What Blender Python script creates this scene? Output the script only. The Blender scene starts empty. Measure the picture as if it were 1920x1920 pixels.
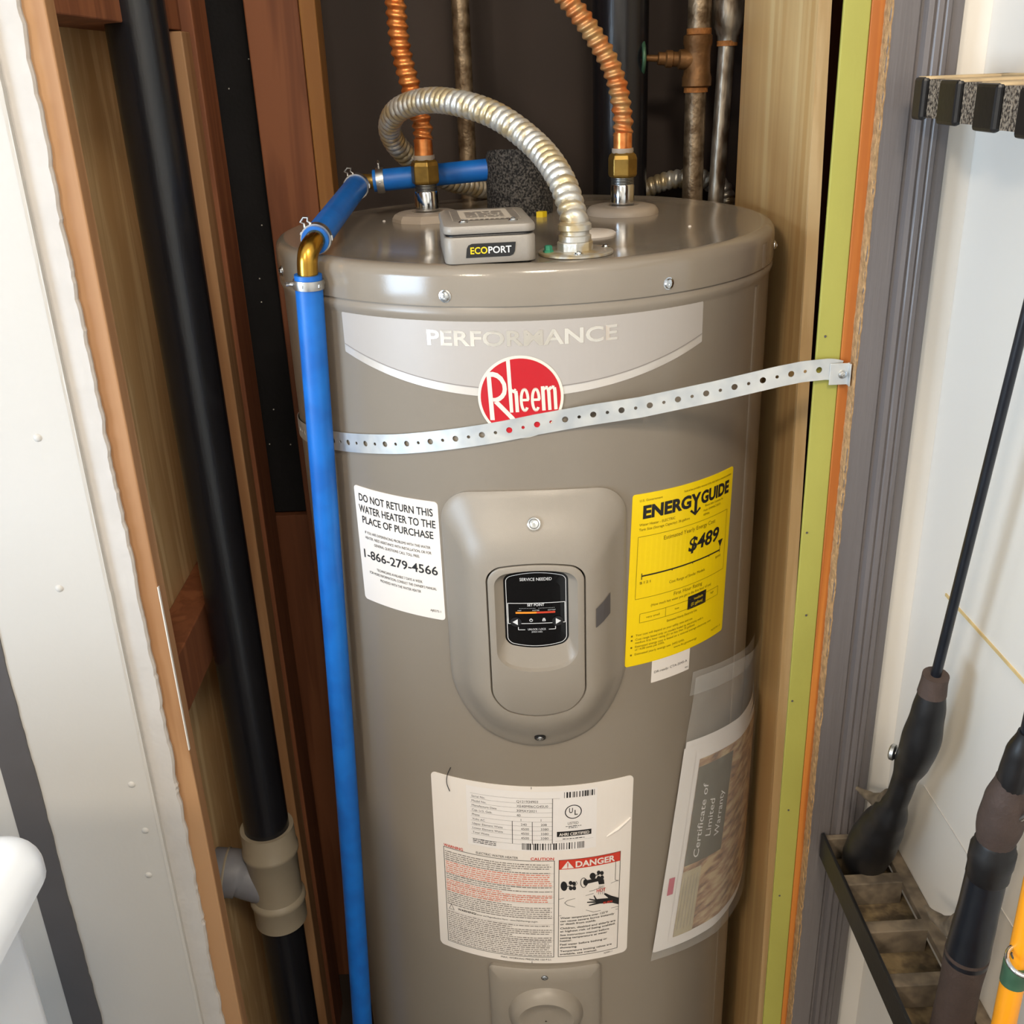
import bpy, math, random
from mathutils import Vector, Matrix

random.seed(7)
scene = bpy.context.scene
COL = scene.collection
sin, cos, PI = math.sin, math.cos, math.pi
rad = math.radians

# ------------------------------------------------------------------ camera
cam_data = bpy.data.cameras.new('camera')
cam = bpy.data.objects.new('camera', cam_data)
COL.objects.link(cam)
CAM_POS = Vector((-0.0456, -1.1394, 1.3869))
PITCH, YAW, ROLL, FPX = rad(23.338), rad(1.0615), rad(-2.1927), 1929.6
fw = Vector((sin(YAW) * cos(PITCH), cos(YAW) * cos(PITCH), -sin(PITCH)))
rt = Vector((cos(YAW), -sin(YAW), 0.0))
up = rt.cross(fw)
rt2 = rt * cos(ROLL) + up * sin(ROLL)
up2 = -rt * sin(ROLL) + up * cos(ROLL)
cam.matrix_world = Matrix(((rt2.x, up2.x, -fw.x, CAM_POS.x), (rt2.y, up2.y, -fw.y, CAM_POS.y),
                           (rt2.z, up2.z, -fw.z, CAM_POS.z), (0, 0, 0, 1)))
cam_data.sensor_width = 36.0
cam_data.sensor_fit = 'HORIZONTAL'
cam_data.lens = FPX / 1920.0 * 36.0
cam_data.clip_start = 0.02
scene.camera = cam

# ------------------------------------------------------------------ light
world = bpy.data.worlds.new('room_ambient')
scene.world = world
world.use_nodes = True
world.node_tree.nodes['Background'].inputs[0].default_value = (0.80, 0.88, 1.0, 1)
world.node_tree.nodes['Background'].inputs[1].default_value = 0.30
world.cycles.sampling_method = 'NONE'

def area_light(name, loc, target, sx, sy, power, color, shape='RECTANGLE'):
    d = bpy.data.lights.new(name, 'AREA')
    d.shape = shape
    d.size = sx
    d.size_y = sy
    d.energy = power
    d.color = color
    o = bpy.data.objects.new(name, d)
    COL.objects.link(o)
    o.location = loc
    o.rotation_euler = (Vector(target) - Vector(loc)).to_track_quat('-Z', 'Y').to_euler()
    return o

LAMP = (-1.12, -2.45, 2.33)
FILL_LIGHT = (0.13, -1.62, 2.33)
area_light('ceiling_lamp_light', LAMP, (-0.50, -1.40, 0.0), 0.34, 0.34, 28.0, (1.0, 0.86, 0.68), 'DISK')
area_light('added_fill_light_right', FILL_LIGHT, (-0.20, -1.20, 0.0), 0.34, 0.34, 20.0, (1.0, 0.86, 0.68), 'DISK')  # unseen second light, added to brighten the closet's left plywood
area_light('window_daylight', (-2.30, -1.75, 1.15), (0.0, -0.70, 0.75), 0.90, 1.06, 64.0, (0.62, 0.80, 1.0))
scene.cycles.use_light_tree = False
scene.cycles.max_bounces = 5
scene.cycles.diffuse_bounces = 3
scene.cycles.glossy_bounces = 2
scene.cycles.transmission_bounces = 2
scene.cycles.transparent_max_bounces = 6

scene.view_settings.view_transform = 'Standard'
scene.view_settings.look = 'None'
scene.view_settings.exposure = 0.0
scene.view_settings.gamma = 1.0
scene.view_settings.use_curve_mapping = False

# ------------------------------------------------------------------ materials
def lin(c):
    return tuple(((v / 255.0) / 12.92 if v / 255.0 <= 0.04045 else ((v / 255.0 + 0.055) / 1.055) ** 2.4) for v in c)

def new_mat(name):
    m = bpy.data.materials.new(name)
    m.use_nodes = True
    nt = m.node_tree
    return m, nt, nt.nodes['Principled BSDF']

def mat(name, rgb, rough=0.5, metal=0.0, var=0.08, scale=25.0, bump=0.0, bump_scale=200.0, rgb2=None, spec=0.5,
        stretch=(1, 1, 1), coat=0.0, detail=2.0, lo=0.35, hi=0.65):
    m, nt, b = new_mat(name)
    b.inputs['Roughness'].default_value = rough
    b.inputs['Metallic'].default_value = metal
    b.inputs['Specular IOR Level'].default_value = spec
    b.inputs['Coat Weight'].default_value = coat
    c = lin(rgb)
    c2 = lin(rgb2) if rgb2 else tuple(v * (1 - var) for v in c)
    tc = nt.nodes.new('ShaderNodeTexCoord')
    mp = nt.nodes.new('ShaderNodeMapping')
    mp.inputs['Scale'].default_value = stretch
    nt.links.new(tc.outputs['Object'], mp.inputs['Vector'])
    nz = nt.nodes.new('ShaderNodeTexNoise')
    nz.inputs['Scale'].default_value = scale
    nz.inputs['Detail'].default_value = detail
    nt.links.new(mp.outputs['Vector'], nz.inputs['Vector'])
    cr = nt.nodes.new('ShaderNodeValToRGB')
    cr.color_ramp.elements[0].position = lo
    cr.color_ramp.elements[1].position = hi
    cr.color_ramp.elements[0].color = (*c2, 1)
    cr.color_ramp.elements[1].color = (*c, 1)
    nt.links.new(nz.outputs['Fac'], cr.inputs['Fac'])
    nt.links.new(cr.outputs['Color'], b.inputs['Base Color'])
    if bump:
        n2 = nt.nodes.new('ShaderNodeTexNoise')
        n2.inputs['Scale'].default_value = bump_scale
        n2.inputs['Detail'].default_value = 1.0
        nt.links.new(mp.outputs['Vector'], n2.inputs['Vector'])
        bp = nt.nodes.new('ShaderNodeBump')
        bp.inputs['Strength'].default_value = bump
        bp.inputs['Distance'].default_value = 0.002
        nt.links.new(n2.outputs['Fac'], bp.inputs['Height'])
        nt.links.new(bp.outputs['Normal'], b.inputs['Normal'])
    return m

def wood(name, light, dark, rough=0.55, sx=26.0, sy=26.0, sz=1.1, warp=0.35, lines=0.5, seed=0.0, coat=0.0):
    """long grain running up the Z axis: stretched noise driving a wave of growth lines"""
    m, nt, b = new_mat(name)
    b.inputs['Roughness'].default_value = rough
    b.inputs['Coat Weight'].default_value = coat
    b.inputs['Coat Roughness'].default_value = 0.3
    tc = nt.nodes.new('ShaderNodeTexCoord')
    mp = nt.nodes.new('ShaderNodeMapping')
    mp.inputs['Scale'].default_value = (sx, sy, sz)
    mp.inputs['Location'].default_value = (seed, seed * 1.7, seed * 0.6)
    nt.links.new(tc.outputs['Object'], mp.inputs['Vector'])
    nz = nt.nodes.new('ShaderNodeTexNoise')
    nz.inputs['Scale'].default_value = 1.0
    nz.inputs['Detail'].default_value = 3.0
    nz.inputs['Distortion'].default_value = warp
    nt.links.new(mp.outputs['Vector'], nz.inputs['Vector'])
    mul = nt.nodes.new('ShaderNodeMath')
    mul.operation = 'MULTIPLY'
    mul.inputs[1].default_value = 22.0
    nt.links.new(nz.outputs['Fac'], mul.inputs[0])
    sn = nt.nodes.new('ShaderNodeMath')
    sn.operation = 'SINE'
    nt.links.new(mul.outputs[0], sn.inputs[0])
    ma = nt.nodes.new('ShaderNodeMath')
    ma.operation = 'MULTIPLY_ADD'
    ma.inputs[1].default_value = 0.22 * lines
    nt.links.new(sn.outputs[0], ma.inputs[0])
    nt.links.new(nz.outputs['Fac'], ma.inputs[2])
    cr = nt.nodes.new('ShaderNodeValToRGB')
    cr.color_ramp.elements[0].position = 0.28
    cr.color_ramp.elements[1].position = 0.68
    cr.color_ramp.elements[0].color = (*lin(dark), 1)
    cr.color_ramp.elements[1].color = (*lin(light), 1)
    nt.links.new(ma.outputs[0], cr.inputs['Fac'])
    nt.links.new(cr.outputs['Color'], b.inputs['Base Color'])
    bp = nt.nodes.new('ShaderNodeBump')
    bp.inputs['Strength'].default_value = 0.15
    bp.inputs['Distance'].default_value = 0.001
    nt.links.new(ma.outputs[0], bp.inputs['Height'])
    nt.links.new(bp.outputs['Normal'], b.inputs['Normal'])
    return m

M = {}
M['tank'] = mat('tank_enamel', (140, 130, 117), 0.30, 0, 0.04, 6, 0.03, 900)
M['lid'] = mat('lid_enamel', (140, 130, 117), 0.16, 0, 0.04, 6, 0.02, 900)
M['tank_plain'] = mat('cover_plastic', (146, 137, 125), 0.38, 0, 0.03, 8, 0.06, 1400)
M['collar'] = mat('collar_plastic', (165, 152, 138), 0.5, 0, 0.05, 40, 0.05, 800)
M['wall'] = mat('white_paint', (224, 218, 209), 0.55, 0, 0.03, 4, 0.10, 160)
M['wall_left_paint'] = mat('cream_paint', (194, 190, 184), 0.6, 0, 0.03, 4, 0.08, 160)
M['wall2'] = mat('joint_compound', (196, 191, 186), 0.75, 0, 0.06, 30, 0.25, 120)
M['wallr'] = mat('white_gloss_paint', (232, 226, 217), 0.42, 0, 0.02, 4, 0.05, 90)
M['ceil'] = mat('ceiling_paint', (235, 230, 222), 0.8)
M['floor'] = mat('vinyl_floor', (74, 64, 56), 0.5, 0, 0.2, 12)
M['grey_trim'] = mat('grey_trim_paint', (106, 100, 99), 0.35, 0, 0.10, 8, 0.25, 25, stretch=(12, 12, 0.6))
M['dark_trim'] = mat('dark_grey_paint', (84, 80, 80), 0.45, 0, 0.08, 20, 0.1, 60)
M['torn'] = mat('torn_fibre', (190, 152, 108), 0.9, 0, 0.35, 160, 0.6, 300)
M['gypsum'] = mat('gypsum_edge', (232, 226, 214), 0.9, 0, 0.1, 120, 0.6, 300)
M['stud'] = wood('fir_stud', (180, 138, 98), (150, 106, 68), 0.6, 30, 30, 1.6, 0.3, 0.5, 1.0)
M['stud_red'] = wood('red_fir', (150, 93, 60), (118, 68, 42), 0.65, 32, 32, 1.5, 0.4, 0.6, 4.0)
M['stud_yellow'] = wood('yellow_fir', (176, 124, 66), (150, 98, 48), 0.65, 40, 40, 1.3, 0.3, 0.4, 9.0)
M['ply'] = wood('plywood', (238, 206, 154), (206, 162, 108), 0.6, 24, 24, 3.0, 0.7, 0.5, 3.0)
M['pine'] = wood('pine_board', (250, 214, 152), (228, 182, 118), 0.4, 16, 16, 0.5, 0.9, 0.7, 2.3, coat=0.25)
M['pine_edge'] = wood('pine_edge', (246, 208, 150), (226, 182, 122), 0.5, 60, 60, 1.0, 0.2, 0.4, 6.0)
M['orange_wood'] = wood('orange_fir', (196, 122, 52), (160, 88, 34), 0.5, 60, 60, 1.4, 0.3, 0.7, 5.0)
M['green'] = mat('green_board_paint', (167, 163, 78), 0.5, 0, 0.10, 14, 0.05, 300, stretch=(1, 1, 0.5))
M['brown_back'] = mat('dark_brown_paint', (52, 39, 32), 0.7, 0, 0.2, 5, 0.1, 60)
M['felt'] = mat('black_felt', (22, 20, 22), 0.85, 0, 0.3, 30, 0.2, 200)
M['abs'] = mat('black_abs', (26, 27, 32), 0.27, 0, 0.25, 30, 0.05, 200, stretch=(3, 3, 0.4))
M['pvc_grey'] = mat('grey_pvc', (160, 148, 128), 0.45, 0, 0.06, 20, 0.03, 400)
M['pvc_grey2'] = mat('pale_grey_pvc', (128, 128, 134), 0.5, 0, 0.12, 40)
M['blue'] = mat('blue_pipe', (14, 108, 198), 0.42, 0, 0.14, 30, 0.05, 200, rgb2=(12, 94, 180))
M['brass'] = mat('brass', (196, 150, 62), 0.25, 1, 0.25, 60)
M['brass_old'] = mat('aged_brass', (152, 122, 60), 0.38, 0.8, 0.3, 60, 0.1, 200)
M['copper'] = mat('copper', (238, 158, 92), 0.32, 0.75, 0, 90, 0.05, 300, rgb2=(214, 122, 60))
M['copper_dull'] = mat('dull_copper', (196, 158, 108), 0.42, 0.6, 0, 60, 0.1, 300, rgb2=(212, 122, 64))
M['chrome'] = mat('chrome', (215, 218, 220), 0.14, 1, 0.05, 30)
M['steel'] = mat('zinc_steel', (200, 200, 198), 0.34, 1, 0.12, 60)
M['strap'] = mat('galvanised_strap', (222, 222, 218), 0.38, 0.6, 0, 45, 0.05, 200, rgb2=(196, 200, 202))
M['conduit'] = mat('dusty_aluminium', (200, 197, 189), 0.36, 0.6, 0, 55, 0.1, 300, rgb2=(192, 174, 138), lo=0.42, hi=0.55)
M['galv'] = mat('old_galvanised', (158, 140, 116), 0.42, 0.7, 0, 70, 0.25, 250, rgb2=(98, 80, 60))
M['galv2'] = mat('worn_galvanised', (186, 176, 160), 0.36, 0.8, 0, 70, 0.25, 200, rgb2=(92, 76, 60), stretch=(1, 1, 0.4))
M['rusty'] = mat('rusty_thread', (172, 112, 56), 0.7, 0.3, 0.4, 120, 0.4, 300)
M['bronze'] = mat('bronze_valve', (126, 90, 54), 0.5, 0.6, 0.3, 60, 0.3, 160)
M['green_metal'] = mat('green_handle', (70, 108, 84), 0.4, 0.3, 0.3, 60)
M['foam_black'] = mat('black_foam', (92, 88, 84), 0.95, 0, 0, 420, 1.0, 420, rgb2=(24, 23, 23), lo=0.42, hi=0.66)
M['grey_sticker'] = mat('grey_print', (174, 167, 161), 0.4, 0, 0.02, 10)
M['silver_print'] = mat('silver_print', (232, 226, 216), 0.16, 0.85, 0.02, 10)
M['silver_band'] = mat('silver_band', (214, 207, 199), 0.25, 0.35, 0.02, 10)
M['red'] = mat('logo_red', (186, 20, 33), 0.3, 0, 0.04, 20)
M['cream'] = mat('logo_cream', (232, 224, 210), 0.28, 0.2, 0.02, 20)
M['white_sticker'] = mat('white_sticker', (236, 228, 220), 0.45, 0, 0.02, 10)
M['yellow_sticker'] = mat('yellow_sticker', (248, 214, 8), 0.42, 0, 0.02, 10)
M['ink'] = mat('black_ink', (30, 28, 28), 0.5, 0, 0, 10)
M['ink_grey'] = mat('grey_ink', (134, 126, 120), 0.5, 0, 0, 10)
M['ink_olive'] = mat('small_print_ink', (120, 100, 10), 0.5, 0, 0, 10)
M['ink_red'] = mat('red_ink', (206, 60, 44), 0.5, 0, 0, 10)
M['ink_pink'] = mat('faded_red_ink', (222, 132, 110), 0.5, 0, 0, 10)
M['danger_red'] = mat('danger_red', (208, 62, 44), 0.45, 0, 0.02, 10)
M['black_gloss'] = mat('black_display', (12, 12, 13), 0.12, 0, 0, 10)
M['glow_white'] = mat('display_print', (215, 215, 215), 0.4, 0, 0, 10)
M['orange_ink'] = mat('orange_print', (226, 140, 40), 0.4)
M['ored_ink'] = mat('orange_red_print', (196, 62, 36), 0.4)
M['black_plastic'] = mat('black_plastic', (24, 24, 26), 0.4, 0, 0.2, 60, 0.05, 200)
M['dusty_black'] = mat('dusty_black_plastic', (124, 110, 92), 0.75, 0, 0, 60, 0.15, 260, rgb2=(84, 74, 62))
M['dust'] = mat('dust_floor', (132, 112, 80), 0.95, 0, 0, 70, 0.4, 300, rgb2=(80, 66, 48))
M['grey_foam'] = mat('speckled_foam', (150, 136, 118), 0.95, 0, 0, 420, 0.8, 500, rgb2=(52, 42, 34), lo=0.40, hi=0.60)
M['tan_top'] = mat('tan_comb', (196, 172, 134), 0.9, 0, 0.2, 60, 0.2, 300)  # tan on the comb's prongs and back bar
M['rod'] = mat('graphite_rod', (24, 28, 36), 0.28, 0, 0.2, 60)
M['brown_grip'] = mat('brown_grip', (74, 60, 54), 0.7, 0, 0.15, 80, 0.2, 400)
M['rod_yellow'] = mat('yellow_glass_rod', (244, 160, 28), 0.3, 0, 0.06, 30)
M['washer'] = mat('appliance_enamel', (226, 232, 240), 0.28, 0, 0.01, 5)
M['grout'] = mat('yellowed_caulk', (218, 190, 132), 0.8, 0, 0.2, 60)
M['paper'] = mat('paper', (236, 231, 228), 0.6, 0, 0.02, 10)
M['cover_olive'] = mat('cover_olive', (86, 80, 58), 0.5, 0, 0.15, 60)
M['tan_print'] = mat('tan_print', (186, 172, 138), 0.5, 0, 0.1, 60)
M['magenta'] = mat('magenta_print', (190, 30, 80), 0.5)
M['beige_sticker'] = mat('beige_sticker', (206, 196, 182), 0.5, 0, 0.04, 30)
M['grey_box'] = mat('module_plastic', (150, 143, 134), 0.42, 0, 0.03, 20, 0.08, 900)
M['lamp_glass'] = mat('lamp_opal', (250, 240, 220), 0.4)
M['yellow_tag'] = mat('yellow_tag', (232, 200, 20), 0.5)
M['teal'] = mat('green_screw', (60, 150, 120), 0.4, 0.3)

def brick_print(name):
    m, nt, b = new_mat(name)
    b.inputs['Roughness'].default_value = 0.45
    tc = nt.nodes.new('ShaderNodeTexCoord')
    nz = nt.nodes.new('ShaderNodeTexNoise')
    nz.inputs['Scale'].default_value = 46.0
    nz.inputs['Detail'].default_value = 6.0
    mp = nt.nodes.new('ShaderNodeMapping')
    mp.inputs['Scale'].default_value = (1.0, 1.0, 2.6)
    mp.inputs['Rotation'].default_value = (0.5, 0.4, 0)
    nt.links.new(tc.outputs['Object'], mp.inputs['Vector'])
    nt.links.new(mp.outputs['Vector'], nz.inputs['Vector'])
    cr = nt.nodes.new('ShaderNodeValToRGB')
    e = cr.color_ramp.elements
    e[0].position = 0.36
    e[0].color = (*lin((112, 80, 52)), 1)
    e[1].position = 0.62
    e[1].color = (*lin((198, 172, 128)), 1)
    k = e.new(0.47)
    k.color = (*lin((164, 122, 84)), 1)
    nt.links.new(nz.outputs['Fac'], cr.inputs['Fac'])
    nt.links.new(cr.outputs['Color'], b.inputs['Base Color'])
    return m
M['photo_print'] = brick_print('masonry_print')

def plastic_film(name):
    m, nt, b = new_mat(name)
    b.inputs['Roughness'].default_value = 0.12
    b.inputs['Base Color'].default_value = (0.9, 0.9, 0.88, 1)
    b.inputs['Alpha'].default_value = 0.20
    tc = nt.nodes.new('ShaderNodeTexCoord')
    nz = nt.nodes.new('ShaderNodeTexNoise')
    nz.inputs['Scale'].default_value = 60.0
    nt.links.new(tc.outputs['Object'], nz.inputs['Vector'])
    bp = nt.nodes.new('ShaderNodeBump')
    bp.inputs['Strength'].default_value = 0.5
    bp.inputs['Distance'].default_value = 0.003
    nt.links.new(nz.outputs['Fac'], bp.inputs['Height'])
    nt.links.new(bp.outputs['Normal'], b.inputs['Normal'])
    return m
M['film'] = plastic_film('clear_film')

# ------------------------------------------------------------------ mesh helpers
class MB:
    def __init__(self):
        self.v, self.f = [], []

    def add(self, vs, fs):
        o = len(self.v)
        self.v += [tuple(p) for p in vs]
        self.f += [tuple(i + o for i in q) for q in fs]
        return self

    def box(self, x0, x1, y0, y1, z0, z1):
        vs = [(x0, y0, z0), (x1, y0, z0), (x1, y1, z0), (x0, y1, z0), (x0, y0, z1), (x1, y0, z1), (x1, y1, z1), (x0, y1, z1)]
        return self.add(vs, [(3, 2, 1, 0), (4, 5, 6, 7), (0, 1, 5, 4), (1, 2, 6, 5), (2, 3, 7, 6), (3, 0, 4, 7)])

    def loops(self, rings, closed=True, cap0=False, cap1=False):
        """skin successive rings of equally many points"""
        n = len(rings[0])
        vs, fs = [], []
        for r in rings:
            vs += [tuple(p) for p in r]
        m = n if closed else n - 1
        for i in range(len(rings) - 1):
            for j in range(m):
                k = (j + 1) % n
                fs.append((i * n + j, i * n + k, (i + 1) * n + k, (i + 1) * n + j))
        if cap0:
            fs.append(tuple(reversed(range(n))))
        if cap1:
            fs.append(tuple((len(rings) - 1) * n + j for j in range(n)))
        return self.add(vs, fs)

    def lathe(self, prof, origin=(0, 0, 0), axis=(0, 0, 1), n=32, cap0=True, cap1=True):
        a = Vector(axis).normalized()
        s = a.orthogonal().normalized()
        t = a.cross(s)
        o = Vector(origin)
        rings = []
        for r, h in prof:
            rings.append([o + a * h + (s * cos(2 * PI * k / n) + t * sin(2 * PI * k / n)) * r for k in range(n)])
        return self.loops(rings, True, cap0, cap1)

    def tube(self, pts, rfun, n=16, cap=True, step=None, flat=None):
        """tube along a polyline; rfun(s, theta, fraction) gives the radius"""
        P = [Vector(p) for p in pts]
        if step:
            P = resample(P, step)
        L = [0.0]
        for i in range(1, len(P)):
            L.append(L[-1] + (P[i] - P[i - 1]).length)
        tang = []
        for i in range(len(P)):
            a = P[max(i - 1, 0)]
            b = P[min(i + 1, len(P) - 1)]
            tang.append((b - a).normalized())
        nrm = tang[0].orthogonal().normalized()
        if flat is not None:
            nrm = (Vector(flat) - tang[0] * tang[0].dot(Vector(flat))).normalized()
        rings = []
        for i, p in enumerate(P):
            t = tang[i]
            nrm = (nrm - t * nrm.dot(t)).normalized()
            bi = t.cross(nrm)
            ring = []
            for k in range(n):
                th = 2 * PI * k / n
                r = rfun(L[i], th, L[i] / L[-1])
                if isinstance(r, tuple):
                    ring.append(p + nrm * (cos(th) * r[0]) + bi * (sin(th) * r[1]))
                else:
                    ring.append(p + (nrm * cos(th) + bi * sin(th)) * r)
            rings.append(ring)
        return self.loops(rings, True, cap, cap)

    def build(self, name, material, parent=None, smooth=False, bevel=0.0, kind=None):
        me = bpy.data.meshes.new(name)
        me.from_pydata(self.v, [], self.f)
        me.validate()
        me.update()
        o = bpy.data.objects.new(name, me)
        COL.objects.link(o)
        me.materials.append(M[material])
        if smooth:
            for p in me.polygons:
                p.use_smooth = True
            try:
                me.set_sharp_from_angle(angle=rad(40))
            except Exception:
                pass
        if bevel:
            bv = o.modifiers.new('bevel', 'BEVEL')
            bv.width = bevel
            bv.segments = 2
            bv.limit_method = 'ANGLE'
        if parent is not None:
            o.parent = parent
            o.matrix_parent_inverse = parent.matrix_world.inverted()
        if kind:
            o['kind'] = kind
        return o

def catmull(pts, sub=14):
    P = [Vector(p) for p in pts]
    P = [P[0] * 2 - P[1]] + P + [P[-1] * 2 - P[-2]]
    out = []
    for i in range(1, len(P) - 2):
        a, b, c, d = P[i - 1], P[i], P[i + 1], P[i + 2]
        for k in range(sub):
            t = k / sub
            out.append(0.5 * ((2 * b) + (c - a) * t + (2 * a - 5 * b + 4 * c - d) * t * t + (3 * b - a - 3 * c + d) * t ** 3))
    out.append(P[-2])
    return out

def resample(P, step):
    L = [0.0]
    for i in range(1, len(P)):
        L.append(L[-1] + (P[i] - P[i - 1]).length)
    n = max(2, int(L[-1] / step) + 1)
    out, j = [], 0
    for i in range(n):
        s = L[-1] * i / (n - 1)
        while j < len(L) - 2 and L[j + 1] < s:
            j += 1
        d = L[j + 1] - L[j]
        out.append(P[j].lerp(P[j + 1], 0 if d == 0 else (s - L[j]) / d))
    return out

def thing(name, label, cat, loc=(0, 0, 0), group=None):
    o = bpy.data.objects.new(name, None)
    COL.objects.link(o)
    o.location = loc
    o.empty_display_size = 0.05
    o.matrix_world = Matrix.Translation(loc)
    return tag(o, label, cat, group)

def tag(o, label, cat, group=None):
    o['label'] = label
    o['category'] = cat
    if group:
        o['group'] = group
    return o

def struct(o):
    o['kind'] = 'structure'
    return o

def rect_outline(w, zt, zb, rt_, rb_, bt=0.0, bb=0.0, n=8, m=10):
    """rounded outline, counter-clockwise seen from the front; bt/bb bow the top and bottom edges outwards"""
    pts = []
    def arc(cx, cz, r, a0, a1):
        for i in range(n + 1):
            a = a0 + (a1 - a0) * i / n
            pts.append([cx + r * cos(a), cz + r * sin(a)])
    def line(p, q):
        for i in range(1, m):
            pts.append([p[0] + (q[0] - p[0]) * i / m, p[1] + (q[1] - p[1]) * i / m])
    arc(w - rt_, zt - rt_, rt_, 0, PI / 2)
    line((w - rt_, zt), (-w + rt_, zt))
    arc(-w + rt_, zt - rt_, rt_, PI / 2, PI)
    line((-w, zt - rt_), (-w, zb + rb_))
    arc(-w + rb_, zb + rb_, rb_, PI, 1.5 * PI)
    line((-w + rb_, zb), (w - rb_, zb))
    arc(w - rb_, zb + rb_, rb_, 1.5 * PI, 2 * PI)
    line((w, zb + rb_), (w, zt - rt_))
    mid = (zt + zb) / 2
    for p in pts:
        q = 1 - (p[0] / w) ** 2
        if p[1] > mid:
            p[1] += bt * q * min(1, (p[1] - mid) / (zt - mid))
        else:
            p[1] -= bb * q * min(1, (mid - p[1]) / (mid - zb))
    return pts

# ------------------------------------------------------------------ lettering
_tc = {}
def glyphs(s, bold=0.0, shear=0.0, mono=False):
    key = (s, bold, shear)
    if key in _tc:
        return _tc[key]
    cu = bpy.data.curves.new('lettering_curve', 'FONT')
    cu.body = s
    cu.size = 1.0
    cu.offset = bold
    cu.shear = shear
    cu.resolution_u = 3
    ob = bpy.data.objects.new('lettering_source', cu)
    COL.objects.link(ob)
    me = ob.to_mesh()
    vs = [(p.co.x, p.co.y) for p in me.vertices]
    fs = [tuple(p.vertices) for p in me.polygons]
    ob.to_mesh_clear()
    bpy.data.objects.remove(ob)
    bpy.data.curves.remove(cu)
    _tc[key] = (vs, fs)
    return vs, fs

hv, _ = glyphs('H')
CAP = max(p[1] for p in hv) - min(p[1] for p in hv)

class Sheet:
    """flat print laid out in metres (u right, v up), later bent onto the surface it is printed on"""
    def __init__(self):
        self.v, self.f = [], []

    def raw(self, vs, fs):
        o = len(self.v)
        self.v += vs
        self.f += [tuple(i + o for i in q) for q in fs]

    def text(self, s, u, v, h, w=None, al='C', bold=0.0, shear=0.0, turn=0.0):
        vs, fs = glyphs(s, bold, shear)
        if not vs:
            return
        x0, x1 = min(p[0] for p in vs), max(p[0] for p in vs)
        ky = h / CAP
        kx = (w / (x1 - x0)) if w else ky
        W = (x1 - x0) * kx
        ox = {'C': -W / 2, 'L': 0, 'R': -W}[al]
        out = []
        for p in vs:
            a, b = (p[0] - x0) * kx + ox, p[1] * ky
            out.append((u + a * cos(turn) - b * sin(turn), v + a * sin(turn) + b * cos(turn)))
        self.raw(out, fs)

    def rect(self, u0, v0, u1, v1, seg=0.006):
        n = max(1, int(abs(u1 - u0) / seg) + 1)
        m = 1
        vs, fs = [], []
        for i in range(n + 1):
            u = u0 + (u1 - u0) * i / n
            vs += [(u, min(v0, v1)), (u, max(v0, v1))]
        for i in range(n):
            fs.append((2 * i, 2 * i + 2, 2 * i + 3, 2 * i + 1))
        if u1 < u0:
            fs = [tuple(reversed(q)) for q in fs]
        self.raw(vs, fs)

    def frame(self, u0, v0, u1, v1, t):
        self.rect(u0, v0, u1, v0 + t)
        self.rect(u0, v1 - t, u1, v1)
        self.rect(u0, v0 + t, u0 + t, v1 - t)
        self.rect(u1 - t, v0 + t, u1, v1 - t)

    def poly(self, pts):
        self.raw([tuple(p) for p in pts], [tuple(range(len(pts)))])

    def stroke(self, pts, t):
        for a, b in zip(pts[:-1], pts[1:]):
            dx, dy = b[0] - a[0], b[1] - a[1]
            L = math.hypot(dx, dy) or 1e-9
            nx, ny = -dy / L * t / 2, dx / L * t / 2
            self.raw([(a[0] - nx, a[1] - ny), (b[0] - nx, b[1] - ny), (b[0] + nx, b[1] + ny), (a[0] + nx, a[1] + ny)], [(0, 1, 2, 3)])

    def ellipse(self, u, v, a, b, n=32):
        self.poly([(u + a * cos(2 * PI * k / n), v + b * sin(2 * PI * k / n)) for k in range(n)])

    def ring(self, out, inn):
        n = len(out)
        self.raw([tuple(p) for p in out] + [tuple(p) for p in inn],
                 [(i, (i + 1) % n, n + (i + 1) % n, n + i) for i in range(n)])

    def ellring(self, u, v, a, b, t, n=40):
        e = lambda A, B: [(u + A * cos(2 * PI * k / n), v + B * sin(2 * PI * k / n)) for k in range(n)]
        self.ring(e(a, b), e(a - t, b - t))

    def fine(self, u0, u1, v, h, rng):
        u = u0
        while u < u1:
            L = rng.uniform(0.8, 3.6) * h
            e = min(u + L, u1)
            self.rect(u, v, e, v + h * rng.uniform(0.55, 0.8))
            u += L + h * 0.55

    def bars(self, u0, u1, v0, v1, rng, unit=0.0007):
        u = u0
        while u < u1:
            w = unit * rng.choice((1, 1, 2, 3))
            self.rect(u, v0, min(u + w, u1), v1)
            u += w + unit * rng.choice((1, 1, 2, 3))

    def build(self, name, fn, material, parent):
        b = MB()
        b.add([fn(u, v) for u, v in self.v], self.f)
        return b.build(name, material, parent, kind='stuff' if 'fine_print' in name or 'stripes' in name else None)

TR = 0.26            # tank radius
def wrap(az0, z0, rot=0.0, r=TR):
    a0, c, s = rad(az0), cos(rad(rot)), sin(rad(rot))
    def fn(u, v):
        uu, vv = u * c - v * s, u * s + v * c
        a = a0 + uu / TR
        return (r * sin(a), -r * cos(a), z0 + vv)
    return fn

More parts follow.
